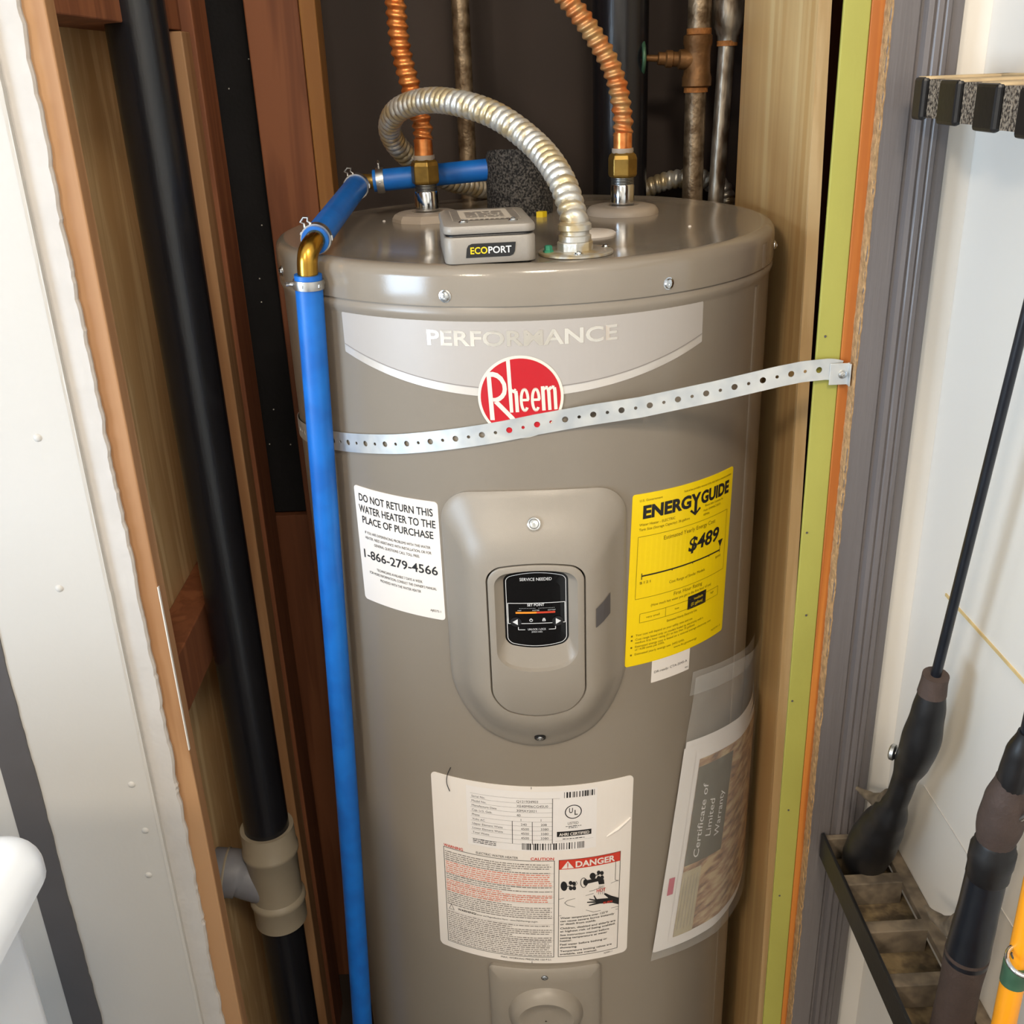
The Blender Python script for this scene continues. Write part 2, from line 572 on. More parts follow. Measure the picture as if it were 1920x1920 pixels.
def label_patch(name, material, parent, az, z, w, h, rot=0.0, r=TR + 0.0006, corner=0.004, nu=None):
    """a sticker with rounded corners and a thin edge, bent round the tank"""
    nu = nu or max(4, int(w / 0.006))
    b = MB()
    fn = wrap(az, z, rot, r)
    f0 = wrap(az, z, rot, TR - 0.0004)
    top, bot = [], []
    us = sorted(set([-w / 2 + w * i / nu for i in range(nu + 1)] +
                    [sgn * (w / 2 - corner * (1 - cos(k * PI / 12))) for sgn in (-1, 1) for k in range(7)]))
    for u in us:
        e = w / 2 - abs(u)
        d = 0.0 if e >= corner else corner - math.sqrt(max(0, corner ** 2 - (corner - e) ** 2))
        top.append((u, h / 2 - d))
        bot.append((u, -h / 2 + d))
    n = len(us)
    b.add([fn(*p) for p in bot] + [fn(*p) for p in top], [(i, i + 1, n + i + 1, n + i) for i in range(n - 1)])
    per = bot + list(reversed(top))
    k = len(per)
    b.add([fn(*p) for p in per] + [f0(*p) for p in per], [(i, k + i, k + (i + 1) % k, (i + 1) % k) for i in range(k)])
    return b.build(name, material, parent)

def screw_head(name, pos, normal, r=0.0045, h=0.0028, parent=None, material='chrome', cross=True):
    b = MB()
    b.lathe([(r * 1.25, 0), (r * 1.25, h * 0.25), (r, h * 0.35), (r * 0.85, h * 0.8), (r * 0.5, h)], pos, normal, 14)
    if cross:
        a = Vector(normal).normalized()
        s = a.orthogonal().normalized()
        t = a.cross(s)
        c = Vector(pos) + a * h
        for d, e in ((s, t), (t, s)):
            p = [c + d * r * 0.45 + e * r * 0.08, c - d * r * 0.45 + e * r * 0.08, c - d * r * 0.45 - e * r * 0.08, c + d * r * 0.45 - e * r * 0.08]
            q = [x + a * 0.0005 for x in p]
            b.add(p + q, [(4, 5, 6, 7), (0, 1, 5, 4), (1, 2, 6, 5), (2, 3, 7, 6), (3, 0, 4, 7)])
    return b.build(name, material, parent, smooth=True)

def on_tank(az, z, r=TR):
    a = rad(az)
    return Vector((r * sin(a), -r * cos(a), z)), Vector((sin(a), -cos(a), 0))

# ================================================================== SETTING
YF = -0.26
room = MB().box(-2.42, 0.50, -2.85, 0.44, -0.25, -0.20).build('floor', 'floor'); struct(room)
ceil_o = struct(MB().box(-2.42, 0.50, -2.85, 0.44, 2.42, 2.47).build('ceiling', 'ceil'))
struct(MB().box(-2.42, 0.50, -2.90, -2.85, -0.20, 2.42).build('wall_rear', 'wall'))
# left wall of the room with a window opening
wl = MB()
wl.box(-2.47, -2.42, -2.85, -2.25, -0.20, 2.42)
wl.box(-2.47, -2.42, -1.25, -0.245, -0.20, 2.42)
wl.box(-2.47, -2.42, -2.25, -1.25, -0.20, 0.57)
wl.box(-2.47, -2.42, -2.25, -1.25, 1.73, 2.42)
struct(wl.build('wall_left', 'wall'))
wf = MB()
for a in ((-2.25, -2.20, 0.57, 1.73), (-1.30, -1.25, 0.57, 1.73), (-2.20, -1.30, 0.57, 0.62), (-2.20, -1.30, 1.68, 1.73), (-1.77, -1.73, 0.62, 1.68)):
    wf.box(-2.46, -2.40, a[0], a[1], a[2], a[3])
struct(wf.build('window_1', 'wall'))
# front wall left of the opening
wfl = struct(MB().box(-2.42, -0.4135, YF, -0.247, -0.20, 2.42).build('wall_front_left', 'wall_left_paint'))
def ragged(seed, base, amp, z0=-0.20, z1=2.42, step=0.009):
    rng = random.Random(seed)
    z, out, x = z0, [], 0.0
    while z <= z1:
        x = 0.55 * x + rng.uniform(-amp, amp)
        out.append((base(z) + x, z))
        z += step * rng.uniform(0.5, 1.5)
    out.append((base(z1), z1))
    return out
edge = ragged(3, lambda z: -0.3915 + 0.0008 * sin(z * 9) - (0.002 if z < 0.5 else 0), 0.0010, step=0.006)
b = MB()
n = len(edge)
fr = [(-0.4145, -0.2545, z) for x, z in edge] + [(x, -0.2540, z) for x, z in edge] + [(x + 0.0016, -0.2512, z) for x, z in edge] + [(x + 0.0008, -0.2455, z) for x, z in edge]
fs = []
for r in range(3):
    fs += [(r * n + i, (r + 1) * n + i, (r + 1) * n + i + 1, r * n + i + 1) for i in range(n - 1)]
b.add(fr, fs)
b.build('plaster_edge', 'wall2', wfl)
e2 = ragged(9, lambda z: -0.4140, 0.0006)
n = len(e2)
b = MB()
b.add([(-0.4165, -0.2608, z) for x, z in e2] + [(x, -0.2600, z) for x, z in e2] + [(x + 0.0005, -0.2540, z) for x, z in e2],
      [(i, n + i, n + i + 1, i + 1) for i in range(n - 1)] + [(n + i, 2 * n + i, 2 * n + i + 1, n + i + 1) for i in range(n - 1)])
b.build('paint_edge', 'wall_left_paint', wfl)
ed = ragged(5, lambda z: -0.5275, 0.0007)
n = len(ed)
b = MB()
b.add([(-0.5610, -0.2615, z) for x, z in ed] + [(x, -0.2615, z) for x, z in ed] + [(x, -0.2590, z) for x, z in ed] + [(-0.5610, -0.2590, z) for x, z in ed],
      [(i, n + i, n + i + 1, i + 1) for i in range(n - 1)] + [(n + i, 2 * n + i, 2 * n + i + 1, n + i + 1) for i in range(n - 1)] + [(3 * n + i, i, i + 1, 3 * n + i + 1) for i in range(n - 1)])
struct(b.build('trim_2', 'dark_trim'))
for k, (x, z) in enumerate([(-0.436, 1.405), (-0.430, 1.402), (-0.448, 1.10), (-0.460, 0.95), (-0.4335, 0.72), (-0.4300, 0.66), (-0.437, 0.60)]):
    MB().lathe([(0.004, 0), (0.003, 0.0012), (0.001, 0.0018)], (x, YF, z), (0, -1, 0), 9).build('paint_lump', 'wall_left_paint', wfl, smooth=True)

# closet left side wall: plywood sheet behind open studs
wcl = struct(MB().box(-0.470, -0.457, -0.225, 0.40, -0.20, 2.42).build('wall_closet_left', 'ply'))
MB().box(-0.440, -0.3727, -0.247, -0.226, -0.20, 2.42).build('stud', 'stud', wcl, bevel=0.0015)
MB().box(-0.4565, -0.3735, 0.152, 0.190, -0.20, 1.438).build('stud', 'stud', wcl, bevel=0.0015)
MB().box(-0.4565, -0.3690, 0.194, 0.268, -0.20, 2.42).build('stud', 'stud_red', wcl, bevel=0.0015)
MB().box(-0.4565, -0.3820, -0.224, 0.190, 1.440, 1.55).build('blocking', 'stud_red', wcl, bevel=0.0015)
MB().box(-0.4565, -0.4150, -0.224, 0.150, 0.705, 0.7815).build('blocking', 'stud_red', wcl, bevel=0.0015)
# a white paint streak along the inner edge of the front stud
MB().box(-0.3733, -0.3722, -0.2474, -0.2440, 0.75, 0.94).build('paint_streak', 'wall', wcl)
# back wall, dark brown, with a pair of studs and a strip of black felt
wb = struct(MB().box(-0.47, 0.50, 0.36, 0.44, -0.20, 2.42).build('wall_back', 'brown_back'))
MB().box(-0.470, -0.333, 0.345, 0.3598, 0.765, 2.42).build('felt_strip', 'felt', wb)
MB().box(-0.470, -0.333, 0.335, 0.3598, -0.20, 0.762).build('lower_board', 'stud_red', wb, bevel=0.001)
MB().box(-0.3300, -0.2624, 0.300, 0.3598, -0.20, 2.42).build('stud', 'stud_red', wb, bevel=0.002)
MB().box(-0.2620, -0.2410, 0.303, 0.3598, -0.20, 2.42).build('stud', 'stud_yellow', wb, bevel=0.002)
rng = random.Random(11)
for k in range(9):
    z = rng.uniform(0.82, 1.42)
    MB().lathe([(0.0011, 0), (0.0008, 0.0012)], (rng.uniform(-0.400, -0.338), 0.345, z), (0, -1, 0), 6).build('fleck', 'gypsum', wb)
# closet right side: pine board with a pale front edge
wcr = MB()
def pine_y(z):
    return -0.0900 - 0.065 * max(0.0, min(1.0, (1.43 - z) / 1.2)) ** 0.75
zz = [-0.20, 0.3, 0.6, 0.9, 1.2, 1.43, 2.42]
rings = [[(0.2760, pine_y(z), z), (0.2760, 0.20, z), (0.2865, 0.20, z), (0.2865, pine_y(z), z)] for z in zz]
wcr.loops(rings, True, True, True)
wcr = struct(wcr.build('wall_closet_right', 'pine'))
rings = [[(0.2750, pine_y(z) - 0.0015, z), (0.2750, pine_y(z) + 0.004, z), (0.2870, pine_y(z) + 0.004, z), (0.2870, pine_y(z) - 0.0015, z)] for z in zz]
MB().loops(rings, True, True, True).build('board_edge', 'pine_edge', wcr)
# front wall right of the opening: green board, raw wood strip, casing
wfr = struct(MB().box(0.2830, 0.50, -0.256, -0.243, -0.20, 2.42).build('wall_front_right', 'wallr'))
def shear_x(z):
    return (1.4262 - z) * 0.0046 / 1.107
def sheared(x0, x1, y0, y1):
    r = [[(x0 + shear_x(z), y0, z), (x1 + shear_x(z), y0, z), (x1 + shear_x(z), y1, z), (x0 + shear_x(z), y1, z)] for z in (-0.20, 1.0, 2.42)]
    return MB().loops(r, True, True, True)
sheared(0.2446, 0.2665, -0.255, -0.2515).build('green_board', 'green', wfr, bevel=0.001)
sheared(0.2667, 0.2870, -0.2553, -0.238).build('raw_wood_strip', 'orange_wood', wfr, bevel=0.0008)
for zz_ in (1.16, 0.97, 0.88, 0.78, 0.64, 0.52):
    MB().lathe([(0.0012, 0), (0.0010, 0.0005)], (0.2475 + shear_x(zz_) + random.uniform(0, 0.012), -0.2555, zz_), (0, -1, 0), 7).build('fleck', 'dark_trim', wfr)
# casing profile (x, y) extruded up
prof = [(0.2772, -0.2560), (0.2772, -0.2690), (0.2780, -0.2700), (0.2990, -0.2700), (0.3010, -0.2680), (0.3030, -0.2680), (0.3050, -0.2725), (0.3085, -0.2740),
        (0.3110, -0.2722), (0.3125, -0.2738), (0.3160, -0.2745), (0.3180, -0.2726), (0.3195, -0.2738), (0.3225, -0.2736), (0.3245, -0.2712), (0.3320, -0.2706), (0.3340, -0.2690), (0.3340, -0.2560)]
cas = MB().loops([[(x, y, z) for x, y in prof] for z in (-0.20, 2.42)], False)
cas = struct(cas.build('trim_1', 'grey_trim'))
te = ragged(21, lambda z: 0.2775, 0.0005, step=0.0035)
n = len(te)
b = MB()
b.add([(0.2772 - abs(x - 0.2775) * 0.8, -0.2550, z) for x, z in te] + [(0.2770 - abs(x - 0.2775), -0.2650, z) for x, z in te] + [(x - 0.0002, -0.2706, z) for x, z in te] + [(x + 0.0009, -0.2702, z) for x, z in te],
      sum([[(r * n + i, (r + 1) * n + i, (r + 1) * n + i + 1, r * n + i + 1) for i in range(n - 1)] for r in range(3)], []))
b.build('torn_paper_edge', 'torn', cas)
# wall above the opening
struct(MB().box(-0.4135, 0.2830, YF, -0.243, 2.06, 2.42).build('wall_front_top', 'wall'))
# right wall of the room
wr = struct(MB().box(0.362, 0.50, -2.85, -0.256, -0.20, 2.42).build('wall_right', 'wallr'))
MB().box(0.3608, 0.3625, -1.6, -0.322, 0.9315, 0.9342).build('caulk_line', 'grout', wr)
MB().box(0.3612, 0.3625, -1.6, -0.335, 0.7285, 0.7293).build('panel_joint', 'wall2', wr)
struct(MB().box(0.362, 0.50, -0.243, 0.36, -0.20, 2.42).build('wall_cavity', 'stud_red'))

# ceiling lamp of the room, plus a made-up base for the added fill light
for lx in (LAMP, FILL_LIGHT):
    MB().lathe([(0.20, 0), (0.20, -0.03), (0.185, -0.045)], (lx[0], lx[1], 2.42), (0, 0, 1), 40).build('lamp_and_fill_base', 'steel', ceil_o, smooth=True)

# ================================================================== WATER HEATER
wh = thing('water_heater', 'grey cylindrical electric water heater standing in the closet', 'water heater', (0, 0, -0.20))
body = MB().lathe([(0.262, -0.199), (0.262, -0.15), (TR, -0.145), (TR, 1.184), (0.2612, 1.1875), (0.2628, 1.1915), (0.2628, 1.1945), (0.2612, 1.1985), (0.2605, 1.2015)], n=224)
body.build('tank_body', 'tank', wh, smooth=True)
# overlapping vertical seam of the jacket
sa = [rad(56.6), rad(57.0), rad(57.4), rad(60.0)]
b = MB()
pr = [(sa[0], TR - 0.0002), (sa[1], TR + 0.0005), (sa[2], TR + 0.0008), (sa[3], TR - 0.0002)]
b.loops([[(r * sin(a), -r * cos(a), z) for a, r in pr] for z in (-0.14, 1.183)], False)
b.build('jacket_seam', 'tank', wh, smooth=True)
lid = MB().lathe([(0.2612, 1.1995), (0.2632, 1.1995), (0.2634, 1.2010), (0.2632, 1.2230), (0.2622, 1.2285), (0.2592, 1.2320), (0.2545, 1.2336), (0.2500, 1.2338), (0.2440, 1.2328), (0.2, 1.2328), (0.1, 1.2328), (0.001, 1.2328)], n=224, cap0=False)
lid.build('top_lid', 'lid', wh, smooth=True)
ZT = 1.2328
for az in (-17.6, 26.1, 77.0, -70.0, 150.0):
    p, nn = on_tank(az, 1.2085, 0.2632)
    screw_head('lid_screw', p, nn, parent=wh)
p, nn = on_tank(-40.0, 1.204, 0.2632)
# lid overlap seam at the right
b = MB()
b.loops([[(r * sin(rad(a)), -r * cos(rad(a)), z) for a, r in ((58.0, 0.2630), (58.6, 0.2637), (60.5, 0.2638), (62.5, 0.2630))] for z in (1.2000, 1.2225)], False)
b.build('lid_seam', 'tank', wh, smooth=True)
for x, y in ((-0.155, 0.06), (0.165, -0.075), (-0.02, -0.21)):
    MB().lathe([(0.0018, 0), (0.0012, 0.0014)], (x, y, ZT), (0, 0, 1), 8).build('lid_speck', 'white_sticker', wh, smooth=True)

# --- upper brand panel
f = wrap(-3.6, 0.0)
W2 = (35.9 + 43.2) / 2 * PI / 180 * TR
def low_edge(u, d=0.0):
    t = u / W2
    return 1.1215 + 0.031 * abs(t) ** 2.0 + d
def band_mesh(zlo, zhi, inset, r):
    b = MB()
    n = 60
    g = wrap(-3.6, 0.0, 0.0, r)
    for i in range(n):
        u0 = -W2 + inset + (2 * (W2 - inset)) * i / n
        u1 = -W2 + inset + (2 * (W2 - inset)) * (i + 1) / n
        b.add([g(u0, zlo(u0)), g(u1, zlo(u1)), g(u1, zhi(u1)), g(u0, zhi(u0))], [(0, 1, 2, 3)])
    return b
bp_ = band_mesh(lambda u: low_edge(u, -0.0038), lambda u: 1.1874, 0.0, TR + 0.0004).build('brand_panel', 'silver_band', wh)
band_mesh(lambda u: low_edge(u, 0.0034), lambda u: 1.1862, 0.0010, TR + 0.0007).build('panel_field', 'grey_sticker', bp_)
s = Sheet()
for i in range(60):
    u0 = -W2 + 0.001 + 2 * (W2 - 0.001) * i / 60
    u1 = -W2 + 0.001 + 2 * (W2 - 0.001) * (i + 1) / 60
    s.raw([(u0, low_edge(u0, 0.0040)), (u1, low_edge(u1, 0.0040)), (u1, low_edge(u1, 0.0046)), (u0, low_edge(u0, 0.0046))], [(0, 1, 2, 3)])
s.build('panel_line', wrap(-3.6, 0, 0, TR + 0.0009), 'ink_grey', bp_)
s = Sheet()
s.text('PERFORMANCE', 0.0012, 1.1648, 0.0128, 0.170, bold=0.022)
s.build('lettering', wrap(-3.6, 0, 0, TR + 0.0010), 'silver_print', bp_)

# --- round brand badge
LZ = 1.1178
g = wrap(-3.9, LZ, 0, TR + 0.0011)
b = MB()
NB = 72
def disc(r, off):
    gg = wrap(-3.9, LZ, 0, TR + off)
    b = MB()
    rows = [[gg(r * k / 6 * cos(2 * PI * i / NB), r * k / 6 * sin(2 * PI * i / NB)) for i in range(NB)] for k in range(0, 7)]
    b.loops(rows, True)
    return b
bd = disc(0.0382, 0.0011).build('brand_badge', 'cream', wh)
disc(0.0356, 0.0013).build('badge_field', 'red', bd)
s = Sheet()
PX = 0.000484
def lp_(x, y):                         # badge drawing units: offsets from its centre
    return ((x - 960) / 9.6 * PX + 0.0007, (900 - y) / 9.6 * PX)
s.poly([lp_(360, 440), lp_(395, 1310), lp_(475, 1310), lp_(435, 440)][::1])
out = [(360, 440), (470, 425), (560, 450), (640, 520), (700, 640), (710, 740), (695, 830), (650, 900), (590, 950), (520, 975), (462, 965)]
inn = [(435, 515), (480, 515), (540, 540), (590, 585), (630, 660), (638, 740), (625, 800), (590, 850), (550, 880), (500, 900), (457, 900)]
for i in range(len(out) - 1):
    s.poly([lp_(*out[i]), lp_(*inn[i]), lp_(*inn[i + 1]), lp_(*out[i + 1])])
s.poly([lp_(470, 985), lp_(700, 1235), lp_(805, 1360), lp_(905, 1360), lp_(800, 1230), lp_(560, 965)])
s.poly([lp_(712, 190), lp_(750, 1170), lp_(810, 1170), lp_(800, 820), lp_(778, 165)])
for a, e in (((795, 720), (800, 820)),):
    pass
s.stroke([lp_(800, 800), lp_(830, 755), lp_(862, 775), lp_(872, 850), lp_(882, 1165)], 62 / 9.6 * PX)
for cx in (1015, 1210):
    pts = []
    for k in range(0, 28):
        a = rad(-28 - k * 12.2)
        pts.append((cx + 62 * cos(a), 940 + 198 * sin(-a) * -1 if False else 940 - 198 * sin(a)))
    path = []
    for k in range(30):
        a = rad(0 + k * 315 / 29)
        path.append(lp_(cx + 60 * cos(a), 945 - 195 * sin(a)))
    s.stroke(path, 50 / 9.6 * PX)
    s.stroke([lp_(cx + 72, 945), lp_(cx - 60, 945)], 45 / 9.6 * PX)
s.stroke([lp_(1335, 705), lp_(1350, 1150)], 62 / 9.6 * PX)
s.stroke([lp_(1345, 770), lp_(1380, 730), lp_(1425, 735), lp_(1440, 800), lp_(1455, 1145)], 58 / 9.6 * PX)
s.stroke([lp_(1445, 770), lp_(1490, 725), lp_(1540, 735), lp_(1550, 800), lp_(1562, 1140)], 58 / 9.6 * PX)
s.build('lettering', wrap(-3.9, LZ, 0, TR + 0.0015), 'cream', bd)

# --- sticker: do not return
dn = label_patch('return_notice_sticker', 'white_sticker', wh, -33.66, 0.9489, 0.1027, 0.1275, corner=0.004)
w, h = 0.1027, 0.1275
def LB(fx, fy):
    return ((fx - 0.5) * w, (0.5 - fy) * h)
s = Sheet()
def line(txt, fy0, fy1, fx0, fx1, bold=0.0, sh=0.0, sheet=None):
    (sheet or s).text(txt, LB((fx0 + fx1) / 2, 0)[0], LB(0, fy1)[1], (fy1 - fy0) * h, (fx1 - fx0) * w, bold=bold, shear=sh)
line('DO NOT RETURN THIS', 0.060, 0.120, 0.065, 0.945, 0.014)
line('WATER HEATER TO THE', 0.155, 0.215, 0.050, 0.965, 0.014)
line('PLACE OF PURCHASE', 0.248, 0.306, 0.085, 0.935, 0.014)
line('IF YOU ARE EXPERIENCING PROBLEMS WITH THIS WATER', 0.373, 0.395, 0.105, 0.895)
line('HEATER, NEED ASSISTANCE WITH INSTALLATION, OR FOR', 0.418, 0.440, 0.105, 0.900)
line('GENERAL QUESTIONS CALL TOLL FREE:', 0.463, 0.485, 0.220, 0.770)
line('1-866-279-4566', 0.540, 0.612, 0.060, 0.955, 0.012)
line('TECHNICIANS AVAILABLE 7 DAYS A WEEK', 0.680, 0.702, 0.225, 0.780)
line('FOR MORE INFORMATION, CONSULT THE OWNER\'S MANUAL', 0.722, 0.744, 0.120, 0.930)
line('PROVIDED WITH THE WATER HEATER', 0.768, 0.790, 0.260, 0.755)
line('AJ0272-1', 0.918, 0.936, 0.845, 0.960)
s.build('lettering', wrap(-33.66, 0.9489, 0, TR + 0.0009), 'ink', dn)

# --- sticker: energy guide
EA, EZ, ER = 33.75, 0.9163, -2.1
w, h = 0.1395, 0.1878
egf = wrap(EA, EZ, ER, TR + 0.0009)
eg = label_patch('energy_label', 'yellow_sticker', wh, EA, EZ, w, h, ER, corner=0.003)
s = Sheet()
for txt, fx0, fx1 in (('ENERG', 0.085, 0.505), ('GUIDE', 0.605, 0.945)):
    line(txt, 0.070, 0.135, fx0, fx1, 0.045)
yu = LB(0.553, 0)[0]
def yb(pts):
    s.poly([LB(*q) for q in pts])
yb([(0.503, 0.066), (0.532, 0.066), (0.556, 0.098), (0.553, 0.112), (0.541, 0.112)])
yb([(0.602, 0.066), (0.565, 0.112), (0.541, 0.112), (0.541, 0.100), (0.575, 0.066)])
yb([(0.539, 0.105), (0.539, 0.178), (0.567, 0.178), (0.567, 0.105)])
yb([(0.497, 0.160), (0.553, 0.192), (0.553, 0.180), (0.512, 0.152)])
yb([(0.609, 0.160), (0.594, 0.152), (0.553, 0.180), (0.553, 0.192)])
s.build('brand_word', egf, 'ink', eg)
s = Sheet()
line('$489', 0.318, 0.394, 0.505, 0.850, 0.026, 0.12)
s.build('cost_figure', egf, 'ink', eg)
s = Sheet()
s.poly([LB(0.845, 0.402), LB(0.877, 0.446), LB(0.909, 0.402)])
s.build('cost_pointer', egf, 'ink', eg)
s = Sheet()
a, b_ = LB(0.10, 0.468), LB(0.875, 0.460)
s.rect(a[0], a[1], b_[0], b_[1])
for fx, d0, d1 in ((0.10, 0.448, 0.485), (0.36, 0.46, 0.474), (0.56, 0.46, 0.474), (0.74, 0.46, 0.474), (0.875, 0.445, 0.478)):
    q0, q1 = LB(fx - 0.003, d1), LB(fx + 0.003, d0)
    s.rect(q0[0], q0[1], q1[0], q1[1])
s.build('cost_scale', egf, 'ink', eg)
s = Sheet()
q0, q1 = LB(0.535, 0.748), LB(0.735, 0.668)
s.rect(q0[0], q0[1], q1[0], q1[1])
s.build('rating_block', egf, 'ink', eg)
s = Sheet()
def fr_(fx0, fy0, fx1, fy1, t=0.0004):
    p0, p1 = LB(fx0, fy1), LB(fx1, fy0)
    s.frame(p0[0], p0[1], p1[0], p1[1], t)
fr_(0.055, 0.236, 0.945, 0.596)
fr_(0.10, 0.686, 0.890, 0.742)
q0, q1 = LB(0.322, 0.742), LB(0.325, 0.686)
s.rect(q0[0], q0[1], q1[0], q1[1])
line('U.S. Government', 0.030, 0.042, 0.055, 0.24)
line('Federal law prohibits removal of this label before consumer purchase', 0.030, 0.042, 0.43, 0.965)
line('Water Heater - ELECTRIC', 0.163, 0.177, 0.06, 0.36)
line('Tank Size (Storage Capacity): 36 gallons', 0.190, 0.204, 0.06, 0.50)
line('Rheem Sales Company, Inc.', 0.150, 0.162, 0.655, 0.875)
line('Model: XE40M06CG45U0', 0.176, 0.188, 0.640, 0.840)
line('40M06', 0.201, 0.213, 0.640, 0.710)
line('Estimated Yearly Energy Cost', 0.258, 0.280, 0.270, 0.790)
line('$121', 0.496, 0.510, 0.085, 0.175)
line('$495', 0.492, 0.505, 0.825, 0.895)
line('Cost Range of Similar Models', 0.530, 0.546, 0.34, 0.70)
line('First Hour Rating', 0.606, 0.627, 0.39, 0.68)
line('(How much hot water you get in the first hour of use)', 0.641, 0.656, 0.19, 0.79)
line('very small', 0.708, 0.720, 0.155, 0.27)
line('low', 0.706, 0.718, 0.41, 0.45)
line('high', 0.700, 0.712, 0.79, 0.83)
line('Estimated Hourly Electricity Use', 0.764, 0.778, 0.34, 0.64)
rows = [('Your cost will depend on your utility rates and use.', 0.806, 0.60, 1), ('Cost range based only on models fueled by electricity with a', 0.832, 0.72, 1),
        ('medium first hour rating (51 to less than 75 gallons).', 0.852, 0.63, 0), ('Estimated energy cost is based on a national average electricity cost', 0.876, 0.82, 1),
        ('of 14.00 cents per kWh.', 0.894, 0.33, 0), ('Estimated yearly energy use: 3493 kWh', 0.922, 0.52, 1)]
for t, fy, fx1, dot in rows:
    line(t, fy, fy + 0.013, 0.075, fx1)
    if dot:
        p0, p1 = LB(0.038, fy + 0.013), LB(0.052, fy + 0.003)
        s.rect(p0[0], p0[1], p1[0], p1[1])
line('www.ftc.gov/energy', 0.945, 0.958, 0.42, 0.66)
line('AJ3591-2', 0.948, 0.958, 0.83, 0.96)
s.build('fine_print', egf, 'ink_olive', eg)
s = Sheet()
line('medium', 0.684, 0.700, 0.60, 0.695)
line('(51 gallons)', 0.712, 0.730, 0.57, 0.695)
s.build('reversed_lettering', wrap(EA, EZ, ER, TR + 0.0012), 'yellow_sticker', eg)
# small tag below it
w, h = 0.0510, 0.0270
dr = label_patch('ready_tag', 'white_sticker', wh, 30.25, 0.8105, w, h, -1.8, r=TR + 0.0003, corner=0.0005)
s = Sheet()
line('DR-ready: CTA-2045-A', 0.50, 0.60, 0.06, 0.93)
line('0052', 0.82, 0.88, 0.88, 0.97)
s.build('lettering', wrap(30.25, 0.8105, -1.8, TR + 0.0005), 'ink', dr)

# --- lower rating and danger label
WA, WZ, WR = -5.1, 0.5668, -1.35
w, h = 0.2245, 0.2495
wf_ = wrap(WA, WZ, WR, TR + 0.0009)
wlb = label_patch('rating_label', 'white_sticker', wh, WA, WZ, w, h, WR, corner=0.006)
label_in = Sheet()
p0, p1 = LB(0.185, 0.345), LB(0.815, 0.025)
label_in.rect(p0[0], p0[1], p1[0], p1[1])
label_in.build('data_sticker', wrap(WA, WZ, WR, TR + 0.0008), 'paper', wlb)
rng = random.Random(4)
s = Sheet()
ys = [0.062 + i * 0.0245 for i in range(11)]
for i, fy in enumerate(ys):
    p0, p1 = LB(0.205, fy + 0.0008), LB(0.60 if i else 0.635, fy)
    s.rect(p0[0], p0[1], p1[0], p1[1])
for fx, f0, f1 in ((0.407, 0.185, 0.307), (0.503, 0.185, 0.307), (0.599, 0.062, 0.307)):
    p0, p1 = LB(fx, f1), LB(fx + 0.003, f0)
    s.rect(p0[0], p0[1], p1[0], p1[1])
names = ['Serial No.', 'Model No.', 'Manufacture Date', 'Cap. U.S. Gals.', 'Phase', 'Volts AC', 'Upper Element Watts', 'Lower Element Watts', 'Total Watts']
vals = ['Q121934903', 'XE40M06CG45U0', '30MAY2021', '40', '1', '240', '4500', '4500', '4500']
val2 = ['', '', '', '', '1', '208', '3380', '3380', '3380']
for i, nm in enumerate(names):
    u, v = LB(0.212, ys[i] + 0.020)
    s.text(nm, u, v, 0.0026, al='L')
    u, v = LB(0.43 if i < 4 else 0.45, ys[i] + 0.022)
    s.text(vals[i], u, v, 0.0030, al='L')
    if val2[i]:
        u, v = LB(0.545, ys[i] + 0.022)
        s.text(val2[i], u, v, 0.0030, al='L')
for fy in (0.312, 0.321, 0.330):
    p = LB(0.212, fy)
    s.fine(p[0], p[0] + 0.026, p[1], 0.0014, rng)
p0, p1 = LB(0.655, 0.062), LB(0.805, 0.032)
s.bars(p0[0], p1[0], p0[1], p1[1], rng, 0.0006)
p0, p1 = LB(0.455, 0.338), LB(0.755, 0.302)
s.bars(p0[0], p1[0], p0[1], p1[1], rng, 0.0008)
u, v = LB(0.700, 0.138)
s.ellring(u, v, 0.0092, 0.0092, 0.0011)
s.text('U', u - 0.0026, v - 0.0012, 0.0062, 0.0040, bold=0.02)
s.text('L', u + 0.0030, v - 0.0042, 0.0062, 0.0034, bold=0.02)
u, v = LB(0.700, 0.205)
s.text('LISTED', u, v, 0.0034, 0.0115)
p = LB(0.664, 0.216)
s.fine(p[0], p[0] + 0.017, p[1], 0.0013, rng)
p = LB(0.664, 0.224)
s.fine(p[0] + 0.003, p[0] + 0.013, p[1], 0.0013, rng)
p0, p1 = LB(0.622, 0.268), LB(0.790, 0.240)
s.rect(p0[0], p0[1], p1[0], p1[1])
p = LB(0.650, 0.283)
s.fine(p[0], p[0] + 0.024, p[1], 0.0014, rng)
p0, p1 = LB(0.615, 0.2905), LB(0.80, 0.290)
s.rect(p0[0], p0[1], p1[0], p1[1])
# small ticks on the label edge
for fy0, fy1 in ((0.0, 0.012), (0.988, 1.0)):
    p0, p1 = LB(0.499, fy1), LB(0.5015, fy0)
    s.rect(p0[0], p0[1], p1[0], p1[1])
